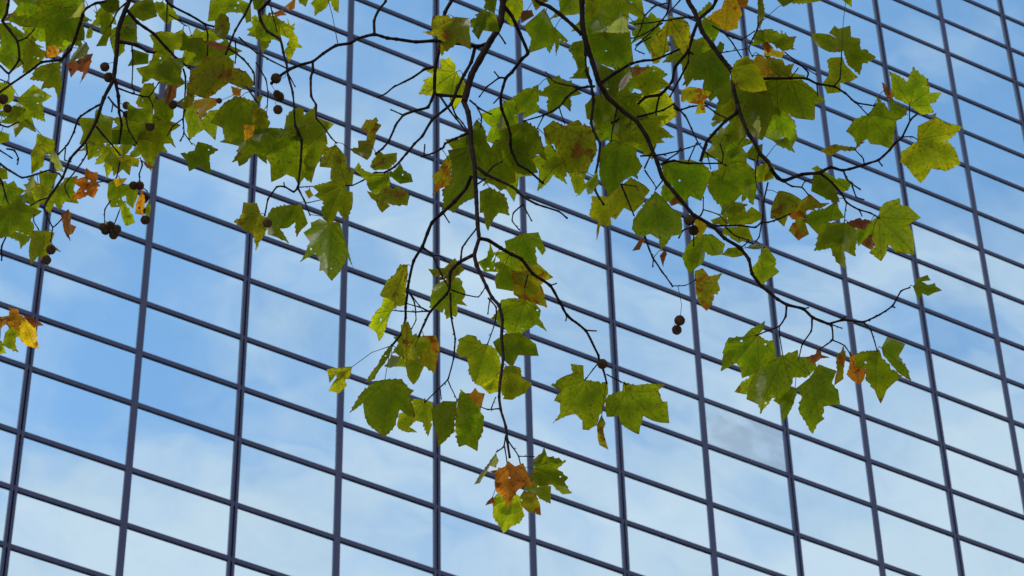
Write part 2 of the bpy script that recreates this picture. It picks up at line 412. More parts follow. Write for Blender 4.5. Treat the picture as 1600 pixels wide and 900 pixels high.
# ---------------------------------------------------------------- traced data
BRANCHES = """C M 7 6 @px 830,-300 812,-180 796,-80 @01 1555,-20 1545,0 1530,130 1500,200 1450,280 1400,370 1350,460 1330,530 1300,640
C M 5 3.6 @01 1300,640 1325,700 1340,800 1345,900 @11 1365,130 1375,300 1385,500 1395,590
C M 3.4 1.3 @11 1395,590 1365,690 1380,760 1440,890 @21 1475,60 1520,110 1540,200 1535,300 1545,440 1525,590 1520,680 1530,760 1560,870 @31 1572,60 1585,160
C t 3.5 1.5 @01 1440,275 1390,290 1340,285 1240,268 1120,255 1000,262 880,245 820,238 740,215 640,240 590,270 500,285 420,335 355,385 280,405 200,440 150,475 100,520
C t 1.7 1.1 @01 740,215 738,130 770,60 810,10 815,-60 @px 606,-60
C t 1.6 .8 @01 355,385 355,440 342,490 345,600 375,655 378,740 430,800 470,860 500,890
C t 2.1 1.2 @01 1370,290 1345,390 1300,470 1260,550 1220,650 1100,750 1040,850 990,900 @11 940,60 870,140 800,180
C t 2.3 1.8 @01 1240,-60 1225,0 1180,80 1160,220 1140,330 1120,420 1115,580 1150,595 1300,605
C t 1.7 1 @01 1115,580 1075,670 1000,690 920,720 870,790 830,880 @11 790,30 750,60
C t 1.5 .8 @01 1115,420 1050,435 980,485 860,545 810,585 765,605
C t 1.3 .9 @01 1150,595 1190,660 1250,740 1310,820
C t 1 .7 @01 1220,650 1250,720 1290,770 1320,815
C t .9 .7 @01 915,718 850,688
C t 1.1 .8 @01 1335,625 1400,680 1465,712
C t .9 .7 @01 1370,650 1410,730 1405,790
C t 1 .8 @01 1510,200 1555,265
C t 3 1.2 @01 1550,40 @02 0,100 50,210 100,330 60,370 0,450 @01 1560,490 1530,600 1535,680 1570,770 1590,840 @12 -10,0 0,50 40,130 100,165 190,240
C t 1.1 .7 @01 1560,490 1520,487 1440,545 1400,600
C t .9 .7 @01 1520,487 1495,455
C t 1 .7 @01 1530,600 1490,640
C t 1.7 .8 @01 1330,830 1250,865 1180,900 @11 1170,25 1100,60 1040,78
C t .8 .7 @11 1055,0 1050,78
C t 2.8 1.2 @11 1345,200 1310,280 1240,360 1165,430 1100,490 1070,560 1040,640 985,730 955,860 @21 935,120 935,190 905,290 850,360
C t 1.3 .9 @px 661,387 676,399 684,418 690,430 700,447
C t .8 .6 @px 676,399 688,400 695,405
C t .9 .7 @11 1170,430 1205,485
C t .9 .6 @21 940,0 990,90 1000,200 975,250
C t .9 .6 @21 940,0 1020,110 1060,140
C t 2.8 1.1 @11 1395,590 1450,600 1530,650 1600,690 @12 60,720 130,810 240,885 @22 300,90 345,170 460,265 500,340 540,420 545,460 570,510 590,590
C t .9 .7 @22 460,265 520,268
C t .8 .6 @22 590,540 660,575 710,600
C t .7 .6 @22 535,475 460,570
C t .8 .6 @22 345,170 338,197
C t .9 .7 @12 240,885 270,875
C t .9 .7 @12 100,820 80,890
C t 2.3 1.2 @11 1365,690 1270,740 1215,800 1210,900 @21 1190,40 1090,145 1050,230 1020,295
C t 1.1 .9 @11 1280,730 1290,645 1375,530
C t 1.2 .7 @21 1215,30 1220,180 1245,320 1235,440 1200,570 1130,640 1060,710
C t .7 .5 @21 1200,580 1255,700
C t .7 .5 @21 1150,630 1158,685
C t .9 .6 @21 1085,145 1000,150 910,145 850,140
C t .9 .6 @21 1085,145 1020,120 950,100
C t .9 .6 @21 1220,10 1300,40 1390,55 1430,0
C t 1 .6 @21 1450,60 1500,120 1495,210 1450,345
C t .7 .6 @21 1460,75 1450,155
C t .8 .6 @21 1520,755 1450,760 1410,745
C t .7 .5 @21 1470,755 1495,690
C t .9 .7 @31 1560,20 1550,90 1510,120
C t .9 .6 @31 1555,90 1570,200
C t .8 .6 @31 1580,60 @32 0,90 40,150 55,210 60,230
C t .6 .5 @32 40,150 130,155
C t 2 .9 @11 1385,145 1440,190 1600,265 @12 60,320 150,375 290,420 340,460
C t 1 .7 @12 65,330 70,380 120,475
C t .9 .6 @12 65,380 10,430 0,480 40,530
C t 1 .7 @11 1440,190 1480,140 1530,115
C t 1 .7 @11 1385,250 1430,220
R M 6 4.8 @px 930,-300 920,-170 910,-70 @02 437,0 440,150 460,260 500,380 540,510
R M 4.5 3.6 @02 540,510 600,610 700,700 780,760 840,850 @12 865,10 910,120 940,210 1030,320 1130,440
R M 3.5 1.5 @12 1130,440 1250,510 1330,590 1420,645 1480,720 1500,810 1560,890 @22 1600,20 @23 60,70 120,105 220,130 280,185 380,225
R t 1.4 .8 @23 380,225 470,200 600,210 700,165 780,110 830,20 880,0
R t 2.6 2.2 @px 826,-60 @02 150,0 230,40 300,90 370,150 430,210
R t 2 1.2 @02 455,280 455,330 460,430 490,510 510,630 495,770 530,860 550,900 @12 540,100 525,180 520,290 570,375
R t 1.5 .8 @02 520,540 420,550 340,610 295,670 200,720 80,755
R t 1 .6 @02 410,545 270,515 215,455
R t .8 .6 @02 295,670 325,760
R t .8 .6 @02 200,720 160,800
R t 2 1 @02 555,520 640,460 740,400 820,380 880,375 950,350 1040,310
T M 4 1.5 @px 1180,-300 1150,-160 1128,-60 @02 1275,0 1250,50 1170,120 1130,220 1100,320 1020,420 1000,510 930,590 830,610 720,720 620,770
S M 5.5 4 @px 1060,-300 1065,-160 1070,-60 @02 1100,0 1140,70 1190,200 1250,280 1300,350 1375,450 1385,560 1410,650
S M 3.6 2.6 @02 1410,650 1440,750 1480,840 1520,900 @12 1550,60 1600,110 @13 0,110 25,165
S M 2.4 1 @13 25,165 60,210 100,230 210,190 320,180 390,145 470,165 600,130 690,100 760,40 790,0 @03 800,890 840,855 890,750 930,715
S t 2.4 1.4 @02 1410,650 1400,710 1330,760 1220,880 @12 1200,30 1180,100
S t 1.5 .8 @13 330,185 400,240 460,310 490,365 570,410 640,430 690,460
S t .8 .6 @13 570,410 585,445
S t .7 .5 @13 490,365 480,440 478,485
S t 1.1 .7 @13 100,235 150,265 210,270 250,315
S t .7 .5 @13 210,268 230,235 275,220
S t 1.1 .8 @13 470,165 490,215 520,245 570,280
S t .9 .6 @13 525,255 550,330 590,345
S t .8 .6 @13 600,125 595,90 550,40
S t .9 .7 @13 690,105 710,130
S t .7 .6 @03 840,855 900,855 950,880
S t .7 .6 @03 885,750 885,670
S t 2 .9 @02 1385,500 1500,500 @03 0,490 140,490 240,490 310,525 410,540 480,580 550,640 660,660
S t .8 .6 @03 550,640 620,715
S t 1 .6 @03 410,540 450,490 460,330
S t 1 .6 @03 240,490 250,450 160,370 110,330
S t .7 .5 @03 190,425 150,480
S t .8 .6 @03 305,530 310,590
S t .7 .5 @03 160,390 240,430 300,465
R t 1.3 .9 @02 780,730 830,720 940,690 1010,650
R t 1.2 .8 @02 1010,650 1080,720 1120,800 1160,890
R t 1.1 .8 @02 1010,670 1040,690 1130,665 1210,660 1280,710 1340,740
T t 1.3 .9 @02 1105,320 1105,380 1050,490 990,600
T t 1.2 .8 @02 920,600 900,700 910,800 890,900
T t .8 .6 @02 910,800 940,825
R t 1 .7 @02 655,680 630,800 620,880
T t 1.1 .7 @px 1050,-60 @02 985,0 965,90 880,190 780,280
T t 1 .6 @02 970,20 890,40 830,100 800,190 745,275
T t 1.1 .7 @02 1150,105 1040,115 950,130 860,143 770,150
T t 1 .7 @02 940,145 820,215 750,240
T t .9 .6 @02 1060,-20 1050,0 980,80
T t .8 .6 @02 870,230 800,270 770,310 820,335
S t 1 .7 @02 1250,160 1320,200 1380,270 1430,350
S t .9 .6 @02 1340,220 1430,250 1510,200
S t 1 .6 @02 1540,150 1530,190 1480,300 1500,350
S t .7 .5 @02 1300,330 1460,305
T t 1.1 .7 @02 1110,325 1200,380 1290,395
S t .9 .6 @02 1320,-30 1340,0 1350,85
R t 1.4 .8 @12 930,125 1010,105 1100,120 1300,120
R t 1 .7 @12 940,120 1030,60 1050,30
R t 1.1 .7 @12 800,75 950,65 1100,25 1170,0
R t 1 .6 @12 830,150 870,60 900,10
R t .9 .6 @12 830,160 900,270
R t .9 .7 @12 940,230 900,280
R t .9 .6 @12 1170,5 1220,60 1330,130
S t .9 .7 @12 1220,0 1190,95
R t .8 .6 @12 1100,110 1150,0
R t .7 .5 @12 1220,60 1240,150
S t .8 .6 @12 1300,0 1320,60 1315,110
R t 1.2 .8 @12 1265,510 1420,510 1520,520 1560,490 @13 0,490 60,470 130,440
S t 1 .7 @12 1600,240 1570,370 1565,460 1545,580 1525,605
S t .9 .6 @12 1540,60 1520,180 1530,270 1550,300
R t 1 .7 @12 1335,520 1390,570 1480,605 1440,640
R t .9 .7 @12 1130,460 1135,540 1135,630
R t 1 .7 @12 1120,520 1070,540 1045,580
R t .9 .6 @12 1140,470 1180,445 1195,410 1195,340
R t .7 .5 @12 1200,410 1290,440 1340,490
R t 1.1 .7 @12 680,250 710,320 740,390 760,440
R t .8 .6 @12 680,250 770,265
R t 1.3 .8 @12 800,430 830,580 880,710 940,800 1000,885
R t .8 .6 @12 885,710 880,760
R t .6 .5 @12 1000,885 1080,885 1140,855
R t 1.2 .7 @23 115,110 110,180 70,240 0,265 @22 1530,295
R t .7 .5 @23 70,240 75,310 92,420
R t 1.1 .6 @23 275,190 270,270 215,350 195,430
R t 1.1 .7 @23 380,225 400,240 405,320 370,350 325,380
R t .9 .6 @23 405,325 480,360 515,415
R t 1 .6 @23 600,215 640,260 665,330 680,390
R t .8 .6 @23 390,225 455,250
R t .8 .7 @23 220,130 245,125
R t .8 .7 @23 440,207 478,183
R t .7 .6 @23 770,115 785,120
L M 6 4.2 @px 260,-300 225,-160 208,-60 @00 810,-10 780,70 740,180 730,320 710,500
L M 3.2 1.2 @00 710,500 650,610 600,760 530,890 @10 440,90 390,210 310,330 270,400
L t 1 .7 @10 270,400 290,440 330,520 380,475
L t .8 .6 @10 330,520 318,600
L t 2.2 1.2 @00 795,65 860,140 960,210 1040,300 1110,370 1200,440
L t 2.5 1.5 @00 750,260 850,280 920,320 970,330
L t 2.2 1.1 @00 720,500 740,600 745,700 760,780 745,890
L t 1.1 .7 @00 735,550 830,585 930,605 990,520
L t .8 .6 @00 930,605 955,660 950,740
L t 1.1 .7 @00 675,605 720,660 780,710 800,800 850,890
L t .7 .6 @00 705,650 700,690
L t .9 .6 @00 825,280 830,410 825,520 840,580
L t 1.3 .9 @00 640,645 560,690 490,740 460,830 425,900 @10 370,60
L t .9 .6 @10 410,10 405,100 440,110
L t 1.2 .8 @00 600,790 650,850 690,895 @10 750,65
L t 1.2 .7 @00 800,10 740,60 690,160
L t 1.6 1 @00 660,10 600,20 540,50 505,105
K M 4.5 1.2 @px 60,-250 30,-110 @00 60,-40 50,30 40,90 15,130 60,190 110,260 120,370 55,460 0,410
K t .8 .7 @00 120,370 140,390
K t .8 .6 @00 55,460 55,520
L t 2 1.1 @00 520,85 470,240 440,310 400,350 380,375 260,390 180,450 70,525 0,575
K t .9 .7 @00 110,260 165,235 210,190
K t .8 .7 @00 70,525 10,500
K t 1.1 .8 @00 -60,770 0,780 50,795 150,745
K t 1 .7 @10 -60,10 0,40 70,85
K t 1 .7 @10 40,30 90,40 115,90 110,120
K t 1.3 .9 @10 -60,90 0,125 60,165 140,210 240,185 310,165 370,185 385,210
K t .7 .6 @10 315,165 325,110
K t 1.2 .8 @10 -10,200 15,250 35,330 65,400
K t 1 .7 @10 -40,380 0,395 40,410
K t 1.1 .8 @10 -20,520 40,570 10,640 10,720
L t .7 .6 @10 215,440 210,480 240,530
L t 1 .6 @10 540,0 545,60 500,130 430,220 405,260 415,300 430,330
L t .9 .6 @10 310,335 250,350 200,380
J M 3.6 1.2 @px 300,-280 280,-150 265,-50 @00 1040,0 1080,40 1180,90 1280,150 1340,165
J t 1 .7 @00 1280,150 1300,220 1295,340
J t .8 .6 @00 1045,20 1040,200
J t .8 .6 @00 1055,90 1155,155
I M 3.8 1.1 @px 440,-280 420,-150 400,-50 @00 1570,0 1530,90 1470,190 1430,290 1410,340
I t 1.3 .8 @00 1430,300 1520,370 1585,450 1590,520
I t 1 .8 @00 1540,540 1600,630
I t .9 .7 @00 1490,230 1600,330
I t .8 .6 @00 1470,250 1475,330 1470,390
I t 2.2 .9 @px 424,-40 @01 95,-20 70,20 20,70 30,130 70,195 150,245 170,330 190,390 200,470 230,580 240,700 245,780 260,830
I t .8 .6 @01 90,30 130,190
I t 1.1 .8 @00 1590,320 @01 70,365 190,425 240,415
I t .9 .6 @01 0,390 60,490 75,580 70,660
I t .8 .6 @01 200,460 240,535
L t 1.1 .7 @00 1145,430 1160,480 1155,640 1145,750 1150,830 1130,875
L t .8 .6 @00 1145,740 1080,790 1050,840
L t .7 .5 @00 1150,830 1195,895
I t 1.7 .8 @px 461,195 @11 285,-20 280,100 262,265 235,300 180,265 130,268 75,345 55,440
I t 1.2 .7 @11 262,275 300,350 335,440
I t .7 .5 @11 270,270 350,265
I t .6 .5 @11 310,370 410,348
C t 1 .7 @11 800,180 740,180 665,230 600,260 550,260
L t .9 .6 @10 880,100 890,130 870,190 880,260 915,290
L t .9 .7 @10 750,110 735,180 720,220 610,240
L t .8 .6 @10 690,355 655,410 655,490
L t .7 .6 @10 745,420 715,500
C t .8 .6 @11 175,240 180,265
K t 1.2 .7 @px -15,192 -45,340 -14,494
K t .8 .6 @px -14,494 2,500"""
BALLS = """@00 655,418,26 680,484,28 790,660,22 790,715,20 938,790,26 20,620,28 47,678,24 1080,655,24 1370,630,16
@01 125,490,29 145,605,28 130,585,20 137,685,26
@10 640,518,22 660,540,25 688,510,25 730,532,25 710,568,25 835,260,24 873,260,24 900,340,26 882,412,26 908,475,26 318,660,27 290,725,26
@11 72,495,26
@12 1108,475,30 1135,540,28
@22 1048,203,29 1030,262,27 565,475,28"""
LEAVES = """00 g b 280,50 : 75,95 130,20 260,40 300,-20 420,-30 520,-20 530,100 500,180 470,240 400,320 370,330 350,230 300,260 250,260 200,220 140,180 170,100
00 g m 20,150 : -20,150 60,140 130,190 160,260 130,330 140,400 70,440 -20,370
00 g f 90,110 : 65,110 170,95 130,160 80,140
00 y m 220,290 : 205,240 235,290 290,340 250,390 190,440 145,455 145,340 160,270
00 o f 330,290 : 300,290 345,285 370,330 350,355 290,360
00 y m 330,400 : 215,430 290,400 380,390 390,530 360,610 340,550 260,555 275,510 190,495
00 g f 310,400 : 295,400 350,420 350,470 310,490
00 w m 545,270 : 460,330 540,265 560,300 540,350 470,390 415,400
00 n f 550,340 : 415,400 470,385 520,360 550,340 575,340 560,420 530,480 500,520 520,450 480,440 445,480 430,440
00 y m 605,70 : 560,240 540,240 545,190 585,130 605,70 612,110 580,170 575,230
00 g m 690,0 : 620,20 690,-10 740,10 740,60 700,80 660,70
00 y m 680,75 : 625,100 680,70 700,160 690,215 630,200
00 g b 760,170 : 690,200 740,160 850,150 855,260 780,280 780,320 730,370 700,300
00 g b 800,95 : 750,130 800,90 860,140 855,240 760,260 745,180
00 g m 850,15 : 810,60 850,10 950,-10 980,100 890,135 830,110
00 y b 1010,15 : 950,20 1010,10 1080,50 1120,110 1070,125 1050,155 1000,110 970,70
00 g m 840,315 : 830,310 920,340 920,395 805,410 825,360
00 g f 1060,365 : 860,430 920,410 960,340 1010,320 1080,370 1155,360 1130,480 1155,520 1100,555 1010,520 950,490 890,520 890,480
00 y m 1000,200 : 940,220 1000,195 1100,210 1145,185 1135,290 1090,310 1080,360 960,340 960,270
00 g b 1140,200 : 1100,210 1140,190 1180,240 1260,240 1290,300 1290,350 1240,375 1220,330 1130,310
00 y b 1330,195 : 1265,205 1330,195 1375,240 1340,260 1270,240
00 l f 1390,80 : 1345,120 1390,80 1430,110 1440,180 1400,250 1355,230 1340,180
00 y b 1440,30 : 1300,130 1320,10 1450,-20 1560,30 1570,130 1540,140 1510,80 1440,75 1380,90 1340,130
00 y b 1620,150 : 1600,100 1575,110 1575,170 1545,185 1600,210 1660,170
00 l b 1420,340 : 1180,520 1190,440 1270,380 1360,330 1430,360 1460,420 1540,450 1590,530 1530,560 1480,540 1440,510 1400,540 1340,590 1280,620 1200,590
00 n f 1280,260 : 1270,255 1380,270 1430,300 1380,315 1300,285
00 n f 1070,535 : 1025,590 1050,535 1100,545 1100,610 1040,655
00 l f 1190,520 : 1110,640 1165,600 1170,520 1205,530 1215,620 1200,660 1150,680
00 e f 1330,615 : 1215,630 1300,610 1365,620 1350,660 1300,690 1255,755 1230,700
00 y m 1220,650 : 1150,700 1215,640 1230,710 1260,750 1310,690 1370,690 1345,870 1275,810 1185,875 1170,780
00 g m 1500,610 : 1320,765 1400,640 1470,600 1600,640 1640,700 1660,800 1600,905 1500,860 1420,890 1390,800
00 o f 1550,785 : 1525,780 1590,790 1580,850 1530,880
00 y m 1000,625 : 960,620 1080,620 1085,730 1030,785 970,750
00 y m 930,525 : 850,640 900,530 960,520 970,600 960,680 870,670
00 g f 860,680 : 800,650 860,680 950,680 950,770 800,750
00 y b 910,775 : 840,820 910,770 1000,830 1000,890 850,900
00 y m 600,740 : 490,740 590,740 600,680 650,720 705,740 700,800 690,890 500,900 520,830
00 g m 750,810 : 695,815 790,810 850,850 850,900 690,900
00 w m 1050,770 : 1000,880 1040,770 1060,770 1030,890
00 y f 120,615 : 110,620 210,535 315,600 265,640 280,760 190,730 130,760 110,740 165,690
00 y b 40,520 : -20,520 60,520 95,560 90,620 -20,700
00 g f 90,665 : 60,720 90,665 160,685 120,730
00 g m 20,690 : -20,690 90,690 170,720 60,750 -20,720
00 y m 260,845 : 225,900 240,840 340,880 330,960 230,960
00 y m 10,820 : -20,815 50,840 50,880 -20,900
00 y m 10,-10 : -20,-10 40,0 30,110 -20,120
00 g m 690,-10 : 640,-20 740,-20 735,40 680,30
00 w f 520,0 : 420,120 480,60 520,-10 535,40 500,110
00 o m 1480,550 : 1450,545 1500,560 1500,600 1460,590
00 g m 515,145 : 450,220 510,140 530,200 520,245 470,260
00 y m 650,210 : 605,285 650,205 680,220 660,280
01 g m 30,0 : -20,-20 60,-20 30,70 -10,50
01 g m 90,90 : 50,130 85,80 120,130 150,160 140,230 60,260 0,240 0,130 40,150
01 o m 240,0 : 185,40 245,-10 240,50 210,65
01 n f 110,85 : 100,85 160,65 185,95 130,105
01 y m 290,-10 : 260,-10 325,-10 310,40 270,20
01 y m 440,-40 : 345,20 380,-40 440,-60 520,-40 515,75 490,65 465,5 440,50 370,95 365,50
01 y m 150,140 : 140,120 200,150 195,110 215,160 240,150 235,200 265,240 260,265 295,300 250,300 205,380 180,320 205,240 150,210
01 l f 1245,110 : 1095,160 1110,100 1250,105 1330,120 1335,200 1340,305 1260,270 1160,345 1150,280 1130,230 1045,200 1100,190
01 g f 1430,60 : 1340,130 1400,70 1440,55 1500,90 1515,190 1420,190 1390,240 1345,190
01 g m 1460,0 : 1410,-30 1510,-30 1490,80 1430,50 1435,15
01 y b 1250,450 : 1020,585 1055,510 1050,500 1110,470 1065,440 1110,420 1150,430 1150,370 1180,370 1210,360 1245,400 1245,440 1290,490 1315,530 1290,620 1235,690 1210,610 1100,600
01 l m 710,900 : 660,800 690,745 750,735 780,785 745,840 740,890 690,900 695,830
01 y m 20,605 : 0,605 40,600 20,650
01 y m 310,790 : 185,760 190,710 250,675 290,680 300,720 310,710 365,670 375,730 480,775 435,830 440,900 300,900 180,820
01 l m 20,650 : -20,640 70,700 90,770 70,800 -20,800
01 g m 260,845 : 130,900 210,840 350,850 410,890 380,940 150,930
01 g m 60,800 : -20,800 130,800 230,820 120,880 -20,880
01 y b 1575,0 : 1560,-10 1640,-10 1620,160 1540,120
01 g b 1560,640 : 1410,710 1540,660 1550,630 1620,630 1640,780 1600,900 1440,880 1470,790 1430,760
01 w m 1545,690 : 1500,780 1540,690 1560,800 1530,860
01 g b 1380,760 : 1275,890 1350,800 1380,755 1420,790 1440,850 1430,920 1280,910
02 y m 30,0 : -20,-20 60,-10 70,60 30,140 -10,160
02 n f 90,70 : 50,70 120,65 130,100 60,140
02 g m 210,75 : 80,160 200,60 270,190 265,260 235,330 210,295 105,325 120,240
02 g m 270,175 : 265,170 345,250 330,275 300,270 275,350 270,290
02 l m 200,0 : 120,-10 270,-20 200,20 150,60
02 g b 360,0 : 300,-20 420,-20 420,80 360,95 240,120 300,60
02 y b 690,-10 : 455,-10 560,-40 800,-20 830,120 730,80 720,150 580,165 555,80 520,150 460,90
02 w f 690,90 : 500,200 600,170 680,80 730,120 735,200 600,205
02 g f 640,210 : 475,230 600,200 735,200 755,380 700,420 640,430 530,390 480,330
02 g f 400,265 : 355,310 380,265 440,255 450,330 460,430 430,460 400,400
02 y b 420,430 : 360,490 410,430 480,420 480,490
02 g m 620,440 : 540,400 640,440 700,440 690,520 660,580 630,600 540,540
02 p f 745,435 : 665,570 680,500 740,430 755,480 700,550
02 n f 770,425 : 750,420 850,420 800,460 770,470
02 y b 760,480 : 770,490 850,405 930,430 970,465 940,490 980,530 900,570 830,600 800,560
02 y b 760,600 : 690,700 700,600 800,590 860,560 960,570 1010,640 1030,720 970,770 900,810 760,790
02 g b 550,600 : 455,655 500,600 620,600 650,700 560,780 470,740
02 g b 700,735 : 540,790 640,730 760,740 840,800 870,850 800,900 590,860
02 g m 740,830 : 660,900 700,840 760,830 820,870 800,900
02 l m 985,110 : 865,290 880,230 940,170 990,100 1060,100 1110,160 1115,250 1070,340 1020,260 1000,220 970,230 985,310 920,390 885,400 870,330
02 g m 1230,15 : 1140,90 1230,10 1250,40 1200,110
02 g f 1210,115 : 1170,180 1200,110 1300,160 1290,210 1255,265 1210,220
02 e f 1350,10 : 1215,120 1310,50 1340,-20 1400,-10 1440,90 1410,180 1350,200 1290,160
02 o f 1440,-10 : 1400,0 1440,-20 1475,0 1460,40 1410,40
02 g m 1545,0 : 1530,-20 1560,-20 1580,100 1550,170 1530,140
02 g m 1560,190 : 1500,280 1530,190 1630,190 1640,240 1600,270
02 g f 1210,390 : 1070,530 1120,440 1110,350 1200,330 1280,290 1300,260 1325,280 1310,340 1370,410 1360,520 1290,590 1240,630 1190,560 1200,500 1140,500 1130,480 1110,520
02 u f 1200,560 : 1060,570 1110,540 1175,550 1240,580 1200,640 1205,700 1150,710 1160,650 1090,640 1060,630
02 y f 1375,420 : 1370,440 1400,380 1470,350 1530,400 1560,470 1590,560 1500,580 1420,560 1375,500
02 e b 1550,345 : 1510,380 1540,340 1620,390 1610,470 1560,470
02 g m 1500,575 : 1420,640 1500,570 1620,580 1640,700 1600,800 1560,870 1480,840 1430,750
02 y b 1370,615 : 1250,770 1300,740 1305,660 1370,610 1400,640 1400,700 1330,750 1260,790
02 y b 1410,735 : 1330,800 1400,730 1440,760 1440,860 1340,890 1330,840
02 w f 1540,715 : 1500,780 1540,710 1560,800 1540,860
02 g m 160,540 : -10,630 90,550 165,535 170,690 80,735 65,700 -10,720
02 g b 890,850 : 860,900 900,840 950,890
02 o m 1600,275 : 1565,280 1600,270 1630,300 1600,330
02 y m 510,5 : 455,20 500,-10 560,-10 540,80 490,120
03 g m 200,-20 : 40,-20 200,-40 350,-20 330,5 250,20 140,20 95,35
03 y m 490,-20 : 440,-20 520,-30 520,40
03 g f -10,220 : -20,190 20,180 80,210 85,195 130,230 175,230 160,280 170,310 100,320 20,270 -20,260
03 e m 0,280 : -20,265 30,310 100,325 80,360 -20,340
03 l m 0,360 : -20,340 90,370 110,410 160,400 150,430 120,490 20,490 -20,450
03 o f 0,420 : -15,410 25,450 -10,480
03 g m 457,315 : 275,215 385,215 430,240 390,205 415,165 440,180 510,165 520,230 570,245 575,290 670,358 590,400 570,465 500,410 470,320 380,325 300,280
03 y b 460,360 : 345,520 380,470 370,380 395,360 460,360 480,400 555,480 500,515 450,520 450,575 375,580
03 g b 140,492 : -20,520 60,490 210,500 300,570 350,630 295,640 290,750 180,740 60,690 -20,640
03 g m 60,660 : -20,650 60,660 170,760 185,860 150,910 100,900 90,850 70,900 -20,850
03 g m 625,715 : 490,820 540,745 625,715 685,640 680,605 760,690 870,715 800,760 790,840 770,925 700,905 640,900 620,868 560,905 535,860
03 y b 890,660 : 760,450 870,510 910,420 1000,490 1015,580 1080,580 1050,640 1010,650 1030,700 960,720 890,665 800,620 770,570 770,510
03 n m 745,545 : 715,520 735,530 760,560 790,600 760,620 730,590
03 g m 770,605 : 760,600 870,680 860,720 770,700
03 y f 935,880 : 945,790 1050,735 1110,770 1210,795 1125,880 1170,930 1200,1025 1110,1070 1020,1055 955,1135 880,1060 825,1010 830,950 935,880
03 w m 990,725 : 980,725 1055,705 1050,735
10 y m 240,10 : 190,60 230,0 345,10 330,40 280,60 270,140 200,180 195,110
10 w f 335,50 : 290,75 340,45 380,110 400,180 350,170
10 y b 310,180 : 255,170 360,190 330,260 290,320 250,250
10 w m 205,190 : 150,310 180,200 215,190 225,260 180,330
10 l f 255,255 : 195,290 250,250 290,300 270,340 220,350
10 y b 370,270 : 290,400 330,300 360,270 410,210 480,205 460,280 485,370 405,360 375,415 340,370 310,430
10 r f 612,252 : 455,235 530,205 540,155 570,180 608,180 605,240 622,265 585,330 550,320 500,345 450,340 500,270
10 n f 420,415 : 385,450 425,412 445,440 440,500 470,520 455,560 430,570 440,605 400,545
10 g f 70,405 : -30,415 75,370 80,330 150,325 160,375 255,420 205,460 215,520 195,580 100,545 0,590 -40,520
10 y b 110,555 : 50,560 120,550 190,580 180,610 130,650 120,610 50,580
10 y m 290,545 : 180,650 205,545 290,540 335,560 320,620 375,670 300,650 300,760 240,700 195,750
10 y m 590,0 : 500,40 550,-20 640,-20 690,40 640,60 550,95 530,40
10 y m 740,75 : 655,100 690,40 720,70 830,70 810,190 770,160 710,195 700,140
10 l f 740,90 : 735,95 800,75 870,95 860,140 800,135
10 y m 900,-10 : 860,-20 950,-20 945,110 900,100 870,60
10 n m 875,92 : 870,88 920,125 985,155 920,152
10 g m 740,235 : 670,320 680,250 720,230 770,260 820,250 830,290 760,340 780,390 700,390
10 g f 770,370 : 750,390 780,360 830,440 840,490 790,510 760,450
10 y b 840,270 : 790,300 850,260 860,330 830,400 790,370
10 o f 885,300 : 850,370 890,290 910,360 890,440 850,430
10 e f 750,218 : 715,220 790,215 770,245 730,265
10 y m 935,355 : 895,430 935,350 945,400 930,450
10 g m 1225,15 : 1135,60 1215,40 1240,-10 1300,0 1360,38 1310,75 1315,180 1240,135 1185,165 1170,110
10 y m 0,150 : -20,145 40,160 45,215 -20,225
10 y m 0,250 : -20,215 10,225 25,300 -20,300
11 g m 200,-50 : -150,115 -60,0 60,-100 200,-55 330,-40 340,20 300,100 310,200 270,260 240,210 190,190 100,230 90,130 60,80 0,60
11 g b 380,-30 : 320,0 380,-40 440,-20 420,60 370,160 345,235 300,200
11 l m 490,15 : 400,110 440,30 500,10 565,80 570,140 610,170 600,250 545,260 470,220 470,150 405,140
11 g f 540,260 : 355,265 440,240 530,225 570,290 600,310 600,400 570,460 555,475 510,420 470,500 420,470 405,390 420,360 370,325 390,300
11 e m 335,287 : 310,300 335,285 355,320 330,340
11 g f 470,495 : 300,555 345,520 345,490 395,465 450,490 520,490 545,560 570,640 605,770 560,690 560,740 475,850 420,790 400,785 400,740 370,680 275,735 310,680 335,610
11 g m 245,382 : 65,460 100,400 200,380 280,385 320,490 290,530 255,575 245,490 210,520 150,530 200,615 120,580 75,560
11 l m 20,440 : -135,485 -90,440 -75,370 0,375 30,440 70,470 60,560 20,620 0,660 -20,560 -70,540
11 l m 580,30 : 530,-10 580,30 640,20 640,-20 740,-20 720,70 690,95 620,60
11 l m 770,50 : 715,140 740,80 770,45 800,65 875,60 880,110 830,160 740,165
11 g f 830,200 : 620,160 640,120 680,165 740,185 830,190 830,260 750,310 705,280 690,230
11 g b 840,180 : 820,180 870,160 900,120 920,160 970,190 975,235 900,250 860,220
11 l b 850,265 : 700,300 760,310 830,260 900,270 955,320 945,380 860,385 820,370 830,390 790,420 760,390 750,360 720,340
11 u m 1210,115 : 1100,200 1185,105 1220,110 1210,250 1150,280 1105,315
11 g b 1340,30 : 1205,40 1350,20 1375,200 1365,340 1240,425 1200,400 1160,410 1160,290 1210,250 1220,110
11 g b 1500,10 : 1380,130 1450,120 1430,90 1500,-20 1600,-20 1620,230 1530,290 1490,260 1430,240
11 g m 1460,275 : 1400,300 1460,270 1550,310 1575,370 1580,445 1520,430 1480,480 1450,540 1430,490 1420,430 1400,420
11 g m 1490,720 : 1395,740 1440,710 1465,630 1490,690 1470,740 1495,720 1480,790 1430,790
21 l m 930,-140 : 780,40 820,-50 870,-90 905,-150 945,-140 935,0 930,100 860,130 830,110
21 y f 850,140 : 710,240 745,150 785,110 800,60 870,90 840,160 800,290 770,325 750,275
px l m 703,437 : 671,421 695,418 710,405 716,411 724,420 722,425 712,432 705,440 690,430 678,431
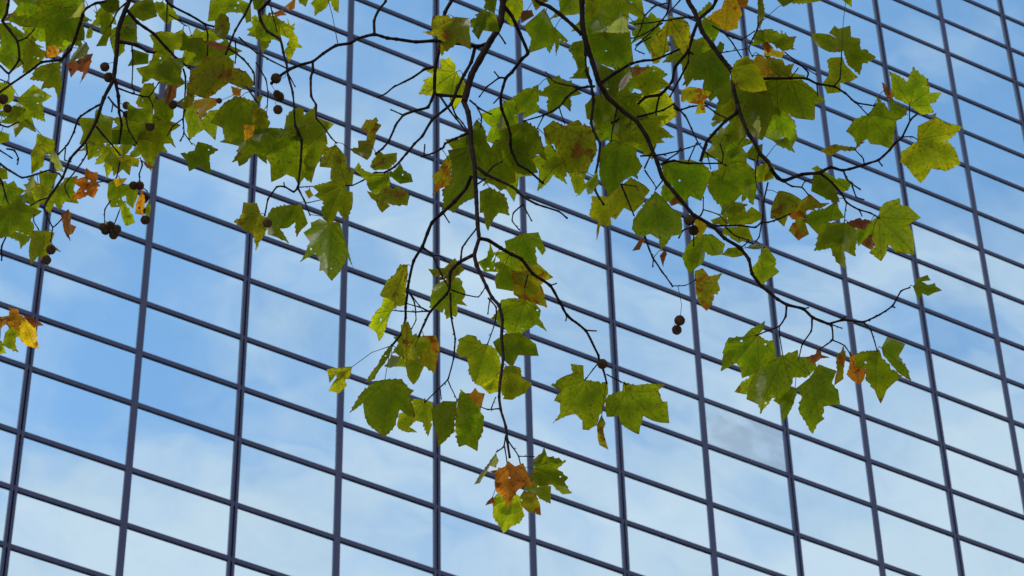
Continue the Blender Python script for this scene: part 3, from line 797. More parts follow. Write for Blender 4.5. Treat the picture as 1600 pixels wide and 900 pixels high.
px y b 703,437 : 673,461 680,445 693,438 703,434 718,434 723,440 722,446 727,455 727,462 722,470 728,477 714,475 715,490 712,494 706,493 698,497 694,482 690,487 682,483 672,480
px n m 697,434 : 682,437 688,432 697,434 690,438
12 y b 325,110 : 190,140 270,75 330,110 340,200 260,185
12 g f 535,190 : 460,250 530,180 545,250 500,310 475,310
12 y b 690,255 : 480,440 500,330 600,330 680,260 740,210 820,250 855,290 830,330 820,370 760,420 700,400 650,465 615,455 615,505 550,510 530,600 540,480 500,470
12 n b 815,600 : 755,665 800,600 835,600 800,660
12 n b 955,665 : 925,700 955,665 970,690 945,765
12 n b 1030,330 : 985,360 1030,325 1060,360 1000,385
12 g b 1420,0 : 1340,20 1400,-20 1440,-10 1450,80 1400,130 1340,130
12 g b 1530,5 : 1455,80 1500,10 1565,0 1560,100
12 y m 1580,120 : 1530,150 1610,110 1640,180 1600,230 1530,240
12 e m 1170,475 : 1140,480 1180,470 1215,520 1180,580 1150,570
12 y m 1390,365 : 1310,440 1320,390 1400,360 1470,380 1430,430
12 y b 1400,520 : 1330,520 1470,520 1505,600 1420,620 1320,560
12 g m 1440,660 : 1320,690 1350,650 1440,645 1445,690 1380,710
12 w m 1460,650 : 1450,650 1520,620 1600,640 1520,660
12 y b 1560,665 : 1490,790 1530,740 1560,660 1600,655 1650,720 1645,770 1665,800 1610,840 1560,880 1510,830
12 u m 1150,855 : 1145,850 1150,800 1190,785 1230,825 1310,810 1285,860 1300,910 1265,960 1250,1005 1215,1035 1175,1000 1150,940
12 g b 55,562 : -40,610 0,590 60,560 160,560 210,660 190,690 150,640 155,720 150,750 90,750 40,730 20,670 -30,660
12 u b 120,750 : 60,760 160,745 250,830 200,860 170,900 60,900 70,840
12 g b -40,750 : -130,740 -60,740 0,780 60,820 70,900 0,920 -90,900 -110,850 -80,790
21 l m 595,497 : 450,515 510,500 595,495 585,565 555,570 565,610 520,655 460,640 480,590 505,560 500,540 460,590
21 g f 840,370 : 690,585 760,480 830,370 850,380 830,430 780,500 740,570
21 w m 845,420 : 800,490 840,415 910,425 870,490 840,500
21 l f 945,220 : 910,240 950,215 975,270 985,320 960,450 940,470 910,330
21 y m 1020,298 : 900,370 920,320 990,290 1080,320 1090,370 1030,430 990,450 900,430 870,400
21 u b 1050,300 : 1040,300 1120,300 1145,350 1140,410 1130,480 1115,530 1050,490 1030,430 1085,370
21 y b 980,440 : 930,480 950,440 1030,440 1050,490 1025,550 985,595 945,550
21 y b 920,440 : 870,490 900,440 940,450 930,490
21 g f 805,575 : 590,775 660,650 740,580 805,570 915,570 980,640 960,670 990,800 950,800 900,760 870,860 800,930 745,890 700,850 675,780 670,720
21 y b 1050,712 : 880,860 900,790 980,770 980,700 1040,700 1100,720 1100,860 1075,920 1040,840 1000,830 960,870 1000,900 930,900 890,880
21 g m 1250,718 : 1100,760 1170,705 1250,715 1250,790 1240,900 1190,950 1140,985 1125,900 1105,850
21 g f 1262,712 : 1250,780 1260,710 1280,640 1340,680 1425,810 1420,890 1390,960 1380,1015 1310,980 1270,990 1245,900
21 o m 1330,665 : 1315,660 1345,655 1370,632 1390,650 1425,665 1415,720 1400,755 1360,730
21 y m 1445,352 : 1250,390 1265,320 1320,290 1370,300 1420,350 1450,350 1500,380 1530,470 1545,560 1480,590 1400,610 1370,600 1330,540 1330,490 1320,430 1275,430
21 y b 1500,550 : 1405,610 1520,540 1510,640 1460,660
21 g b 1570,290 : 1490,340 1560,285 1650,280 1750,350 1760,420 1640,420 1600,490 1520,420
21 y b 1570,495 : 1530,640 1555,500 1600,480 1650,500 1660,560 1720,600 1680,660 1600,700 1550,690
21 g m 1680,90 : 1470,190 1530,75 1620,60 1740,90 1780,140 1770,190 1810,265 1750,230 1680,270 1600,330 1550,250 1490,200
22 u m 20,-90 : 0,-100 120,-100 190,0 215,115 150,100 60,80 10,40
22 g m 460,575 : 250,605 340,545 380,530 370,475 440,490 450,570 590,590 600,660 570,760 545,800 530,860 480,890 445,880 440,830 400,790 340,800 260,840 300,780 300,720 270,700 300,640
22 l m 560,810 : 530,860 560,800 585,845 570,880 580,930 598,1005 545,980 535,930
22 g m 712,650 : 585,700 600,670 690,640 700,590 780,605 950,605 915,640 940,710 970,715 980,840 880,830 820,800 800,870 790,910 740,890 680,850 665,800 600,800 585,770
22 g m 1535,297 : 1310,515 1330,350 1355,310 1450,300 1500,250 1580,210 1575,250 1540,290 1600,330 1640,330 1650,400 1600,480 1500,540 1440,560 1425,500 1400,470
23 g m 92,427 : -20,430 90,425 180,395 190,430 280,440 300,500 240,560 160,560 130,640 70,690 20,660 -60,720 -130,690 -100,560 -60,490
23 g b 170,620 : 40,700 120,620 190,620 170,690 120,800 90,830 85,740
23 g f 268,560 : 190,620 260,560 320,485 420,520 400,590 440,640 445,720 350,740 350,820 310,850 280,905 260,890 200,790 190,760 210,680
23 n f 310,385 : 240,435 300,410 310,380 340,420 385,435 330,440 280,470
23 u m 470,372 : 425,430 470,370 490,420 470,570 420,600 430,520
23 o b 520,420 : 490,540 510,420 540,420 560,500 610,510 600,570 570,600 530,580
23 g m 680,392 : 515,540 530,440 580,395 690,390 710,430 830,550 780,600 740,640 705,715 670,650 610,570 610,500 560,540
23 g b 715,380 : 710,370 750,310 850,352 820,420 860,480 890,575 820,535 720,420
13 g m 910,890 : 905,890 930,840 990,825 1010,850 960,860 1000,880 1040,870 1050,890 1080,915 1040,930 1000,950 960,930 945,985 920,930
13 g m 100,-30 : 40,-20 120,-40 165,50 60,10
13 l m 550,20 : 340,40 420,0 550,20 560,-10 600,-10 545,40 450,40 380,70
13 g m 330,185 : 285,190 330,190 400,230 440,330 445,360 400,365 340,330 275,290
13 g b 335,175 : 275,155 310,140 400,200 520,235 500,290 470,300 410,260 330,190
13 l m 60,305 : 20,400 70,300 160,315 200,350 180,400 130,440 100,510 60,480 20,460
13 u m 255,325 : 130,440 170,380 260,320 330,370 380,370 330,400 240,420 230,480 250,560 190,595 135,540 160,480
13 g b 410,380 : 220,480 270,420 360,400 420,370 470,455 400,480 340,500 310,555 250,500
13 g f 478,490 : 290,665 310,560 340,490 470,490 540,510 560,590 545,700 500,680 475,670 485,775 430,740 390,650 375,655
13 n f 500,490 : 490,490 570,460 640,480 600,530 530,520
13 g m 640,495 : 545,540 650,490 660,560 600,600 565,635
13 n m 650,555 : 570,610 650,550 660,665 620,650
13 y m 690,457 : 640,490 690,450 700,400 740,360 820,340 830,380 880,390 950,460 880,500 905,560 910,685 800,680 755,630 735,690 705,730 640,680 670,640 650,570
13 u m 0,115 : -20,110 35,150 30,210 -20,230
px o m 0,500 : -6,495 3,495 14,493 15,482 27,484 30,491 40,497 34,501 30,518 22,515 8,507 0,512
px n m 40,497 : 38,495 50,495 62,503 67,508 57,509 53,512
px e b 38,501 : 30,500 44,499 55,510 58,530 60,544 45,541 41,540 31,530 28,520
px y f 16,513 : 8,520 18,511 30,522 24,535 28,550 14,545 5,538
px y m 0,530 : -5,530 3,533 8,550 0,552
31 w m 1510,125 : 1365,330 1420,240 1500,130 1518,180 1500,225 1460,210 1430,270 1400,320
31 r f 1590,210 : 1470,245 1560,210 1580,190 1620,215 1670,200 1730,330 1680,340 1640,360 1610,400 1575,460 1540,400 1500,370 1490,320 1500,270
32 g m 132,228 : 130,170 200,105 220,150 335,182 285,230 345,285 330,310 370,380 320,390 250,330 180,340 120,290 130,230
32 y b 125,310 : 80,350 140,300 190,335 240,345 240,445 180,420 110,370
32 u m 75,375 : 50,400 80,370 150,390 175,450 175,515 100,500 60,460
31 y b 1620,395 : 1475,420 1520,380 1580,460 1620,390 1660,410 1680,520 1650,570 1600,590 1550,625 1530,600 1480,530
31 n m 1475,415 : 1440,455 1450,430 1478,412 1490,440
F g x 100,12 75 20 1
F g x 60,0 70 10 1
F y x 25,60 50 -30 .9
F y b 165,14 42 0 .7
F y x 300,58 62 -25 .9
F g x 340,70 60 10 1
F y b 250,188 58 8 .8
F y x 205,188 55 12 .9
F g x 228,212 50 -8 .9
F y x 175,232 42 10 .8
F g x 400,203 62 25 1
F g x 470,205 70 -8 1
F g x 420,30 50 10 .8
F g x 962,150 72 -10 1
F y x 1003,188 62 -15 1
F g x 985,108 52 10 .9
F g x 1160,138 82 0 1
F g b 1208,120 88 -8 1
F y x 1140,212 64 10 .9
F g x 975,182 72 12 1
F y b 868,238 58 25 .9
F g x 880,130 52 25 .9
F g x 740,225 80 14 .9
F y x 790,240 66 -10 .9
F y x 800,395 50 5 .9
F g x 930,20 58 15 .8
F g x 1010,30 52 -6 .8
F g x 1085,65 66 10 .9
F y b 35,170 44 14 .9
F g x 640,528 44 10 .9
F y x 1200,580 66 10 1
F y x 60,290 46 10 .9
F g x 10,290 56 10 .9
q g f 715,480 : 640,560 605,620 598,665 620,700 655,705 690,690 710,700 735,715 745,772 775,740 800,700 845,690 852,640 845,590 800,560 760,510 715,478
q g m 540,240 : 435,380 440,270 480,235 540,230 620,260 655,350 630,415 600,400 550,430 520,480 490,520 470,470 450,440
q l m 265,150 : 160,165 205,125 265,150 330,120 390,150 425,250 420,290 390,350 345,440 320,400 270,380 250,320 205,240 170,235
q y b 315,392 : 285,390 345,390 370,455 325,507
q g b 765,332 : 745,490 760,430 745,340 820,320 900,320 960,340 1005,390 975,450 945,520 890,500 850,545 800,520 760,530
q g m 1075,347 : 975,450 1000,380 1070,345 1090,320 1170,330 1225,380 1225,470 1205,540 1170,515 1150,530 1150,490 1120,520 1085,575 1050,560 1010,520 985,480
q g m 65,130 : -60,180 20,140 70,125 130,170 155,240 170,320 130,290 95,310 125,380 60,395 0,370 -40,330
q g b 960,682 : 850,800 880,740 930,690 1000,690 1060,740 1050,790 1000,800 965,780 960,830 920,860 890,890 865,850
q y b 1020,625 : 1000,620 1050,600 1060,540 1110,570 1160,545 1170,580 1200,560 1240,580 1250,610 1200,640 1100,650 1010,640"""
def pt(tile, s):
    q = [float(a) for a in s.split(',')]
    if tile == 'px': return q
    if tile == 'q': return [800 + q[0] / 3.2, 150 + q[1] / 3.2]
    return [int(tile[1]) * 400 + q[0] / 4, int(tile[0]) * 225 + q[1] / 4] + [a / 4 for a in q[2:]]

# ---------------------------------------------------------------- the tree
def base_depth(x, y):
    # twigs hang down, so lower means nearer to a viewer who looks up
    return 9.3 + (450 - y) * .00150 + (x - 800) * .00015
BOUGH_OFF = {'C': 0., 'R': .18, 'T': .42, 'S': .05, 'L': .20, 'K': .40, 'J': .50, 'I': .05}
TRUNK = P(2500, -150, 11.2); TRUNK.z = .13
tree = obj('plane_tree', None, None, label='plane tree with green and browning autumn leaves and hanging seed balls', category='tree')
tree.location = TRUNK
tree.rotation_euler = (0, 0, 0)
def tpart(name, me, parent, mats, **props):
    me.transform(Matrix.Translation(-TRUNK))
    return obj(name, me, parent, mats, **props)

def catmull(pts, step):
    out = []
    k = len(pts)
    for i in range(k - 1):
        p0, p1, p2, p3 = pts[max(i-1, 0)], pts[i], pts[i+1], pts[min(i+2, k-1)]
        L = math.dist(p1[:2], p2[:2])
        n = max(1, int(L / step))
        for j in range(n):
            t = j / n
            q = []
            for a, b, c, d in zip(p0, p1, p2, p3):
                cr = .5 * (2*b + (c-a)*t + (2*a-5*b+4*c-d)*t*t + (3*b-a-3*c+d)*t**3)
                q.append(.45 * cr + .55 * (b + (c - b) * t))
            out.append(tuple(q) + ((1.0 if j == 0 and i > 0 else 0.0),))
    out.append(tuple(pts[-1]) + (0.5,))
    return out

samples = []           # (x, y, depth, bough, radius_px)
def nearest(x, y, bough=None, above=None):
    best = None
    for s in samples:
        if above is not None and s[1] > above: continue
        d = (s[0]-x)**2 + (s[1]-y)**2
        if best is None or d < best[0]: best = (d, s)
    return (math.sqrt(best[0]), best[1]) if best else (1e9, None)

# trunk and the long limb above the picture that carries the boughs
limb_px = [(2440, -480, 11.3), (2100, -560, 11.1), (1700, -520, 10.9), (1300, -400, 10.7), (1000, -330, 10.6), (650, -310, 10.5), (300, -300, 10.5), (60, -260, 10.5), (-200, -190, 10.5)]
limb_w = [P(*q) for q in limb_px]
limb_r = [.13, .12, .105, .095, .085, .07, .05, .035, .02]
top = P(2440, -480, 11.3)
trunk_pts = [Vector((TRUNK.x, TRUNK.y, .0)), Vector((TRUNK.x, TRUNK.y, .25))]
nseg = 16
for i in range(1, nseg + 1):
    t = i / nseg
    p = TRUNK.lerp(top, t)
    p.x += .10 * math.sin(t * 5); p.y += .08 * math.sin(t * 7 + 1)
    trunk_pts.append(p)
trunk_pts[-1] = top
for i in range(1, 6):
    trunk_pts.append(top + Vector((.10 * i, .25 * i, 1.1 * i)))
trunk_r = [.40, .31] + [.29 - .15 * i / nseg for i in range(1, nseg + 1)] + [.125 - .02 * i for i in range(1, 6)]
tpart('trunk', MB().tube(trunk_pts, trunk_r, 18).mesh('trunk', True), tree, [M_TRUNK])
tpart('limb', MB().tube(limb_w, limb_r, 12).mesh('limb', True), tree, [M_TWIG])
other_limbs = []
for k, (ax, ay, az, ln) in enumerate(((1.0, .3, .7, 3.4), (.6, -1.0, .55, 3.2), (.3, 1.0, .8, 3.2), (1.0, -.4, .9, 2.8), (-.5, 1.0, 1.0, 2.6))):
    st = trunk_pts[12 + k]; d = Vector((ax, ay, az)).normalized()
    pts = [st + d * ln * t / 6 + Vector((0, 0, -.10 * ln * (t / 6) ** 2)) + Vector((random.gauss(0, .05), random.gauss(0, .05), 0)) * t for t in range(7)]
    pts[0] = st
    other_limbs.append(pts)
    tpart('limb', MB().tube(pts, [.10 - .013 * t for t in range(7)], 9).mesh('limb', True), tree, [M_TWIG])

boughs = {}
bough_mb = {}
rows = []
for ln in BRANCHES.strip().split('\n'):
    if not ln.strip() or ln.startswith('#'): continue
    tk = ln.split()
    tile = None; pts = []
    for s in tk[4:]:
        if s[0] == '@': tile = s[1:]
        else: pts.append(pt(tile, s))
    th = lambda r: r * (1.45 if r < 2 else .9 + .55 * max(0, (3.5 - r) / 1.5) if r < 3.5 else .84)
    rows.append((tk[0], tk[1], th(float(tk[2])), th(float(tk[3])), pts))
def branch_geo(bough, kind, r0, r1, pts, rng):
    n = len(pts)
    L = [0.]
    for a, b in zip(pts, pts[1:]): L.append(L[-1] + math.dist(a, b))
    ds, ns = nearest(*pts[0]); de, ne = nearest(*pts[-1])
    off = BOUGH_OFF[bough]
    if kind == 'M' and ds > 6:
        dep = [base_depth(*p) + off for p in pts]
    else:
        d0 = ns[2] if ds < 14 else base_depth(*pts[0]) + off
        if de < 6 and L[-1] > 25: d1 = ne[2]
        elif kind == 'M': d1 = base_depth(*pts[-1]) + off
        else: d1 = d0 + (base_depth(*pts[-1]) - base_depth(*pts[0])) * .7 + rng.uniform(-.45, .45) * L[-1] * .0019
        dep = [d0 + (d1 - d0) * l / max(L[-1], 1e-6) for l in L]
    p3 = [(p[0], p[1], d, r0 + (r1 - r0) * (l / max(L[-1], 1e-6)) ** .8) for p, d, l in zip(pts, dep, L)]
    sm = catmull(p3, 3.2)
    world, rad = [], []
    for i, (x, y, d, r, knot) in enumerate(sm):
        jx, jy = (noise.noise((x * .06, y * .06, 3.1)) * .8, noise.noise((x * .06, y * .06, 9.7)) * .8)
        if r < 2.2: x += jx * .7; y += jy * .7
        world.append(P(x, y, d))
        rr = r * (1 + .28 * knot * (1 if r < 3 else .35) + .16 * noise.noise((x * .2, y * .2, 1.7)) + .14 * noise.noise((x * .55, y * .55, 4.7)))
        rad.append(max(rr, .42) * d / F)
        samples.append((x, y, d, bough, r))
    return world, rad
rng = random.Random(3)
for bough, kind, r0, r1, pts in rows:
    w, rd = branch_geo(bough, kind, r0, r1, pts, rng)
    if kind == 'M':
        bough_mb.setdefault(bough, MB()).tube(w, rd, 10)
        if bough not in boughs: boughs[bough] = None
    else:
        boughs.setdefault(bough, None)
for b, mb in bough_mb.items():
    # the first point of each bough lies above the picture: join it to the limb
    first = next(r for r in rows if r[0] == b and r[1] == 'M')
    s = first[4][0]; w0 = P(s[0], s[1], base_depth(*s) + BOUGH_OFF[b])
    tgt = min((limb_w[i].lerp(limb_w[i+1], t / 8) for i in range(len(limb_w) - 1) for t in range(9)), key=lambda q: (q - w0).length)
    rr = first[2] * base_depth(*s) / F
    mb.tube([tgt, tgt.lerp(w0, .5) + Vector((0, 0, .03)), w0], [rr * 1.25, rr * 1.1, rr], 10)
    boughs[b] = tpart('bough', mb.mesh('bough', True), tree, [M_TWIG])
samples.clear(); rng = random.Random(3)
for bough, kind, r0, r1, pts in rows:
    w, rd = branch_geo(bough, kind, r0, r1, pts, rng)
    if kind == 't':
        mb = MB().tube(w, rd, 7)
        # buds: small points standing off the twig
        for i in range(3, len(w) - 2, 4):
            if rng.random() < .55 and rd[i] < .0045:
                d = (w[i+1] - w[i-1]).normalized()
                side = d.cross(Vector((rng.gauss(0, 1), rng.gauss(0, 1), rng.gauss(0, 1)))).normalized()
                ln = rng.uniform(.004, .010)
                mb.tube([w[i], w[i] + (side * .8 + d * .6) * ln * .6, w[i] + (side * .7 + d * .9) * ln], [rd[i] * .75, rd[i] * .7, .0003], 5)
        e = (w[-1] - w[-2]).normalized()
        mb.tube([w[-1], w[-1] + e * .003, w[-1] + e * .007], [rd[-1], rd[-1] * 1.35, .0004], 6)
        tpart('twig', mb.mesh('twig', True), boughs[bough], [M_TWIG])

# seed balls: a bristly globe on a thin stalk
hung = []
def seed_ball(x, y, r, rg):
    dd, s = nearest(x, y, above=y - r * 1.2)
    if s is None: return
    depth = s[2] - .02 * rg.random()
    c = P(x, y, depth); R = 1.13 * r * depth / F
    bm = bmesh.new()
    bmesh.ops.create_icosphere(bm, subdivisions=5, radius=1.0)
    for i, v in enumerate(bm.verts):
        k = .93 + (.15 * rg.random() if rg.random() < .45 else 0)
        v.co = c + v.co * (R * k)
    me = bpy.data.meshes.new('seed_ball'); bm.to_mesh(me); bm.free()
    mb = MB()
    top = P(s[0], s[1], s[2])
    up = [q for q in hung if math.dist(q[:2], (x, y)) < 24 and q[1] < y]
    if up:                                   # lower balls hang on the same string as the one above
        q = max(up, key=lambda q: q[1]); top = P(q[0], q[1], q[2]); depth = q[2] + .004
        c2 = P(x, y, depth); me.transform(Matrix.Translation(c2 - c)); c = c2
    hung.append((x, y, depth))
    mid = c.lerp(top, .5) + Vector((rg.gauss(0, .008), 0, -.004))
    st = [top, top.lerp(mid, .6), mid, mid.lerp(c, .6), c]
    rr = .45 * depth / F
    ball = tpart('seed_ball', me, boughs[s[3]], [M_BALL])
    tpart('stalk', mb.tube(st, [rr * 1.3, rr, rr, rr, rr], 5).mesh('stalk', True), boughs[s[3]], [M_STALK])
rg = random.Random(11)
for ln in BALLS.strip().split('\n'):
    tk = ln.split()
    for s in tk[1:]:
        x, y, r = pt(tk[0][1:], s)
        seed_ball(x, y, r, rg)

# leaves
def inside(poly, x, y):
    c = False; n = len(poly); j = n - 1
    for i in range(n):
        xi, yi = poly[i]; xj, yj = poly[j]
        if (yi > y) != (yj > y) and x < (xj - xi) * (y - yi) / (yj - yi) + xi: c = not c
        j = i
    return c
def margin(pts, rg, kind):
    """toothed margin between the traced points: lobes end in drawn-out points, flanks hollow between them"""
    n = len(pts)
    A = sum(pts[i][0] * pts[(i+1) % n][1] - pts[(i+1) % n][0] * pts[i][1] for i in range(n))
    sg = 1 if A > 0 else -1
    cvx = []
    for i in range(n):
        a, b, c = pts[i-1], pts[i], pts[(i+1) % n]
        cr = ((b[0]-a[0]) * (c[1]-b[1]) - (b[1]-a[1]) * (c[0]-b[0])) * sg
        la, lb = math.dist(a, b) + 1e-6, math.dist(b, c) + 1e-6
        cvx.append(math.degrees(math.asin(max(-1, min(1, cr / (la * lb))))) if ((b[0]-a[0])*(c[0]-b[0]) + (b[1]-a[1])*(c[1]-b[1])) > 0 else math.copysign(110, cr))
    def reach(x, y, nx, ny):
        best = 60.0
        for i in range(n):
            a, b = pts[i], pts[(i+1) % n]
            ex, ey = b[0]-a[0], b[1]-a[1]
            de = nx * ey - ny * ex
            if abs(de) < 1e-9: continue
            s = ((a[0]-x) * ey - (a[1]-y) * ex) / de
            u = ((a[0]-x) * ny - (a[1]-y) * nx) / de
            if s > .4 and 0 <= u <= 1: best = min(best, s)
        return best
    tips = []
    for i in range(n):
        a, b, c = pts[i-1], pts[i], pts[(i+1) % n]
        if cvx[i] > 55 and kind not in 'wp':
            mx, my = (a[0] + c[0]) / 2, (a[1] + c[1]) / 2
            d = math.dist((mx, my), b) + 1e-6
            e = rg.uniform(.8, 2.6)
            tips.append((b[0] + (b[0]-mx) / d * e, b[1] + (b[1]-my) / d * e))
        else: tips.append(b)
    out = []
    for i in range(n):
        a, b = tips[i], tips[(i+1) % n]
        L = math.dist(a, b)
        k = max(1, int(L / 1.9))
        nx, ny = (b[1] - a[1]) / max(L, 1e-6) * sg, -(b[0] - a[0]) / max(L, 1e-6) * sg
        th = reach((a[0]+b[0]) / 2, (a[1]+b[1]) / 2, -nx, -ny)
        both = cvx[i] > 40 and cvx[(i+1) % n] > 40
        bow = (rg.uniform(-.12, -.03) if both else rg.uniform(-.04, .05)) * L
        bow = max(bow, -.18 * th)
        teeth = max(1, round(L / rg.uniform(6, 13)))
        fl = cvx[i] > cvx[(i+1) % n]
        ta = min(rg.uniform(1.0, 3.4), .22 * th) if L > 8 else 0
        for j in range(k):
            t = j / k
            h = bow * math.sin(PI * t)
            ph = (t * teeth) % 1.0
            if fl: ph = 1 - ph
            if teeth > 1: h += ta * (ph ** 2.4 - .28) * (1 if 0 < j else 0)
            if j: h += rg.gauss(0, min(.20, .04 * th))
            out.append((a[0] + (b[0] - a[0]) * t + nx * h, a[1] + (b[1] - a[1]) * t + ny * h))
    return out
def seg_dist(poly, x, y):
    best = 1e9
    for i in range(len(poly)):
        ax, ay = poly[i - 1]; bx, by = poly[i]
        dx, dy = bx - ax, by - ay
        t = max(0, min(1, ((x-ax)*dx + (y-ay)*dy) / (dx*dx + dy*dy + 1e-9)))
        best = min(best, (x-ax-dx*t)**2 + (y-ay-dy*t)**2)
    return math.sqrt(best)
DEPTH_OFF = {'f': -.09, 'm': .07, 'b': .14, 'x': .24}
def make_leaf(kind, flag, base, outline, rg):
    poly = margin(outline, rg, kind)
    xs = [p[0] for p in poly]; ys = [p[1] for p in poly]
    bx, by = base
    gx, gy = sum(xs) / len(xs), sum(ys) / len(ys)
    far = max(outline, key=lambda p: math.dist(p, base) + .35 * ((p[0]-bx)*(gx-bx) + (p[1]-by)*(gy-by)) / (math.dist((gx, gy), base) + 1e-6))
    ax_, ay_ = far[0] - bx, far[1] - by
    # midrib runs from the stalk through the middle of the blade
    ax_ = .5 * ax_ / (math.hypot(ax_, ay_) + 1e-6) + .5 * (gx - bx) / (math.dist((gx, gy), base) + 1e-6)
    ay_ = .5 * (far[1] - by) / (math.dist(far, base) + 1e-6) + .5 * (gy - by) / (math.dist((gx, gy), base) + 1e-6)
    l = math.hypot(ax_, ay_) + 1e-6; ax_ /= l; ay_ /= l
    Lf = max(math.dist(far, base), 12.0)
    size = max(max(xs) - min(xs), max(ys) - min(ys))
    # holes eaten by insects
    holes = []
    if size > 40 and kind in 'gyluor':
        for _ in range(rg.choice((0, 0, 0, 0, 0, 1, 2))):
            for _t in range(20):
                hx, hy = rg.uniform(min(xs), max(xs)), rg.uniform(min(ys), max(ys))
                if inside(poly, hx, hy) and seg_dist(poly, hx, hy) > 4.0: break
            else: continue
            hr = rg.uniform(.7, 2.0)
            holes.append([(hx + hr * rg.uniform(.6, 1.5) * math.cos(a), hy + hr * rg.uniform(.6, 1.3) * math.sin(a)) for a in (0, 1.05, 2.1, 3.14, 4.2, 5.2)])
    if size > 34:
        for _ in range(rg.choice((0, 0, 1, 1, 2, 3))):
            q = rg.choice(poly); hr = rg.uniform(1.2, 3.2)
            holes.append([(q[0] + hr * rg.uniform(.6, 1.4) * math.cos(a), q[1] + hr * rg.uniform(.6, 1.4) * math.sin(a)) for a in (0, .8, 1.6, 2.4, 3.1, 3.9, 4.7, 5.5)])
    verts = [Vector(p) for p in poly]; edges = [(i, (i + 1) % len(poly)) for i in range(len(poly))]
    for h in holes:
        b0 = len(verts); verts += [Vector(p) for p in h]
        edges += [(b0 + i, b0 + (i + 1) % len(h)) for i in range(len(h))]
    st = max(3.2, size / 20)
    y = min(ys)
    while y < max(ys):
        x = min(xs)
        while x < max(xs):
            qx, qy = x + rg.uniform(-.3, .3) * st, y + rg.uniform(-.3, .3) * st
            if inside(poly, qx, qy) and seg_dist(poly, qx, qy) > st * .45: verts.append(Vector((qx, qy)))
            x += st
        y += st
    V, E, T, *_ = delaunay_2d_cdt(verts, edges, [], 0, 1e-4)
    faces = []
    for t in T:
        x = sum(V[i].x for i in t) / 3; y = sum(V[i].y for i in t) / 3
        if inside(poly, x, y) and not any(inside(h, x, y) for h in holes): faces.append(tuple(t))
    dd, s = nearest(bx, by)
    d0 = s[2] + DEPTH_OFF[flag] + rg.uniform(-.03, .03)
    tilt_u = rg.uniform(-.55, .30); tilt_v = rg.uniform(-.5, .5)
    fold = rg.uniform(0, .42) * rg.choice((-1, 1, 1)); droop = rg.uniform(-.25, .35)
    if kind in 'nwp': fold = rg.uniform(.3, .9); droop = rg.uniform(.2, .8)
    pleat = rg.uniform(.10, .34)
    wave = rg.uniform(.02, .07); sd = rg.random() * 100
    mpp = d0 / F
    co, uv, eds = [], [], []
    for q in V:
        dx, dy = q.x - bx, q.y - by
        u = dx * ax_ + dy * ay_; v = -dx * ay_ + dy * ax_
        z = tilt_u * u + tilt_v * v + fold * abs(v) * (1 - .3 * min(1, abs(v) / Lf)) + droop * u * abs(u) / Lf
        av = abs(v); z += pleat * min(av, abs(u * .656 - av * .755), abs(u * .985 - av * .174))
        z += Lf * wave * noise.noise((u / Lf * 3.2 + sd, v / Lf * 3.2, sd)) * 2
        co.append(P(q.x, q.y, d0 + z * mpp))
        uv.append((u / Lf, v / Lf, 0.0)); eds.append(seg_dist(poly, q.x, q.y) / Lf)
    me = bpy.data.meshes.new('leaf')
    used = sorted({i for f in faces for i in f}); mp_ = {o: n for n, o in enumerate(used)}
    me.from_pydata([tuple(co[i]) for i in used], [], [tuple(mp_[i] for i in f) for f in faces])
    me.polygons.foreach_set('use_smooth', [True] * len(faces))
    a = me.attributes.new('leaf_uv', 'FLOAT_VECTOR', 'POINT')
    a.data.foreach_set('vector', [c for i in used for c in uv[i]])
    a = me.attributes.new('leaf_edge', 'FLOAT', 'POINT')
    a.data.foreach_set('value', [eds[i] for i in used])
    me.update()
    o = tpart('leaf', me, boughs[s[3]], [LEAF[kind]])
    # stalk from the foot of the blade to the nearest twig
    b3 = P(bx, by, d0); t3 = P(s[0], s[1], s[2])
    if (b3 - t3).length > .006:
        mid = b3.lerp(t3, .5) + Vector((0, 0, .10 * (b3 - t3).length))
        rr = .55 * mpp
        tpart('petiole', MB().tube([t3, t3.lerp(mid, .6), mid, mid.lerp(b3, .6), b3], [rr * 1.5, rr, rr, rr, rr], 5).mesh('petiole', True), boughs[s[3]], [M_STALK])
    return o
rg = random.Random(21)
for ln in LEAVES.strip().split('\n'):
    if not ln.strip() or ln.startswith('#'): continue
    if ln[0] == 'F':                       # a whole blade seen mostly behind others: foot, length, direction, breadth
        _, kind, flag, bs, sz, ang, sq = ln.split()
        bx, by = (float(a) for a in bs.split(',')); sz = float(sz); a = math.radians(float(ang)); sq = float(sq)
        sh = [(.05, -.06), (.22, -.16), (.34, -.02), (.60, .06), (.40, .24), (.50, .34), (.66, .62), (.40, .60), (.24, .58), (.16, .80), (0, 1.05)]
        sh = sh + [(-x, y) for x, y in sh[-2::-1]]
        pts = [(x * sq * rg.uniform(.85, 1.15), y * rg.uniform(.92, 1.08)) for x, y in sh]
        make_leaf(kind, flag, (bx, by), [(bx + sz * (x * math.cos(a) - y * math.sin(a)), by + sz * (x * math.sin(a) + y * math.cos(a))) for x, y in pts], rg)
        continue
    head, tail = ln.split(':')
    tile, kind, flag, bs = head.split()
    make_leaf(kind, flag, pt(tile, bs)[:2], [tuple(pt(tile, s)[:2]) for s in tail.split()], rg)

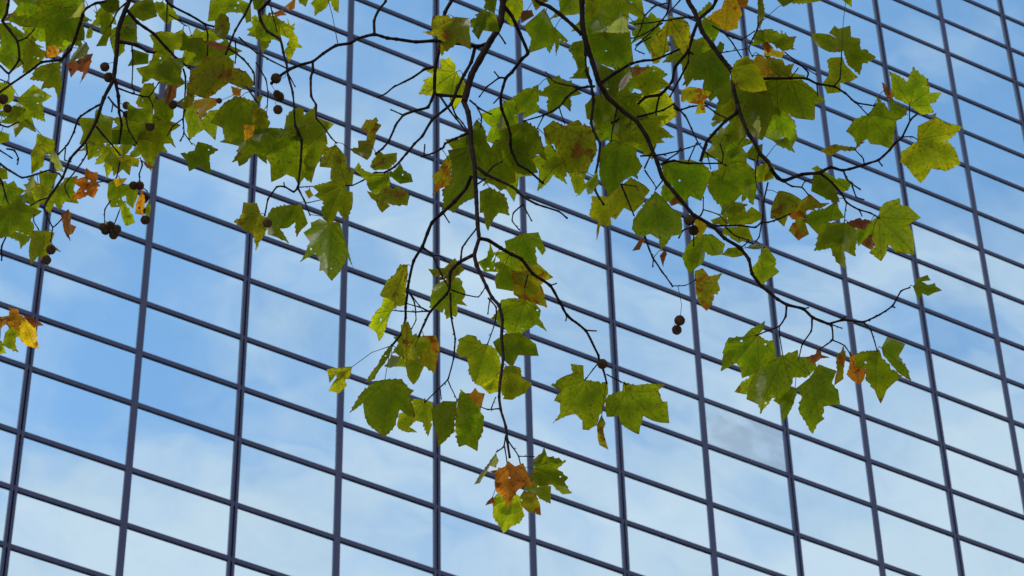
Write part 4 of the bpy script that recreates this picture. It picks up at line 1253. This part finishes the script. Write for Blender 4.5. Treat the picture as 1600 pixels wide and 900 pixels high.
# the rest of the crown, outside the picture: leaves too many to count
def crown():
    rg = random.Random(5)
    shape = [(0, 0), (.28, -.10), (.50, .10), (.34, .24), (.62, .62), (.26, .56), (0, 1.0), (-.26, .56), (-.62, .62), (-.34, .24), (-.50, .10), (-.28, -.10)]
    V, Fc, UV, ED = [], [], [], []
    centres = []
    for pts in other_limbs:
        for i in range(2, 7): centres.append((pts[i], .75))
    for i in range(0, 9):
        centres.append((limb_w[i] + Vector((0, 0, .15)), .55))
        centres.append((limb_w[i] + Vector((rg.uniform(-.4, .4), rg.uniform(-.4, .4), .7)), .6))
    for i in range(15, len(trunk_pts)): centres.append((trunk_pts[i], .9))
    made = 0
    for c, sp in centres:
        for _ in range(55):
            p = c + Vector((rg.gauss(0, sp), rg.gauss(0, sp), rg.gauss(0, sp * .6)))
            q = project(p)
            if q is None or (-160 < q[0] < 1760 and -95 < q[1] < 1000): continue
            if (p - CAM).length < 2.5 or p.z < 3: continue
            s = rg.uniform(.10, .19)
            rot = Matrix.Rotation(rg.uniform(0, 2*PI), 3, 'Z') @ Matrix.Rotation(rg.gauss(0, .6), 3, 'X') @ Matrix.Rotation(rg.gauss(0, .5), 3, 'Y')
            b = len(V)
            V.append(tuple(p + rot @ Vector((0, .36 * s, .03 * s)))); UV.append((.36, 0, 0)); ED.append(.3)
            for x, y in shape:
                V.append(tuple(p + rot @ Vector((x * s, y * s, -.12 * abs(x) * s)))); UV.append((y, x, 0)); ED.append(0.02)
            for i in range(12): Fc.append((b, b + 1 + i, b + 1 + (i + 1) % 12))
            made += 1
    me = bpy.data.meshes.new('foliage')
    me.from_pydata(V, [], Fc)
    a = me.attributes.new('leaf_uv', 'FLOAT_VECTOR', 'POINT'); a.data.foreach_set('vector', [c for u in UV for c in u])
    a = me.attributes.new('leaf_edge', 'FLOAT', 'POINT'); a.data.foreach_set('value', ED)
    tpart('foliage', me, tree, [LEAF['g']], kind='stuff')
crown()
sheet_pit = MB().box(TRUNK.x - .8, TRUNK.x + .8, TRUNK.y - .8, TRUNK.y + .8, .1255, .135)
obj('tree_pit', sheet_pit.mesh('tree_pit'), None, [M_SOIL], kind='structure')
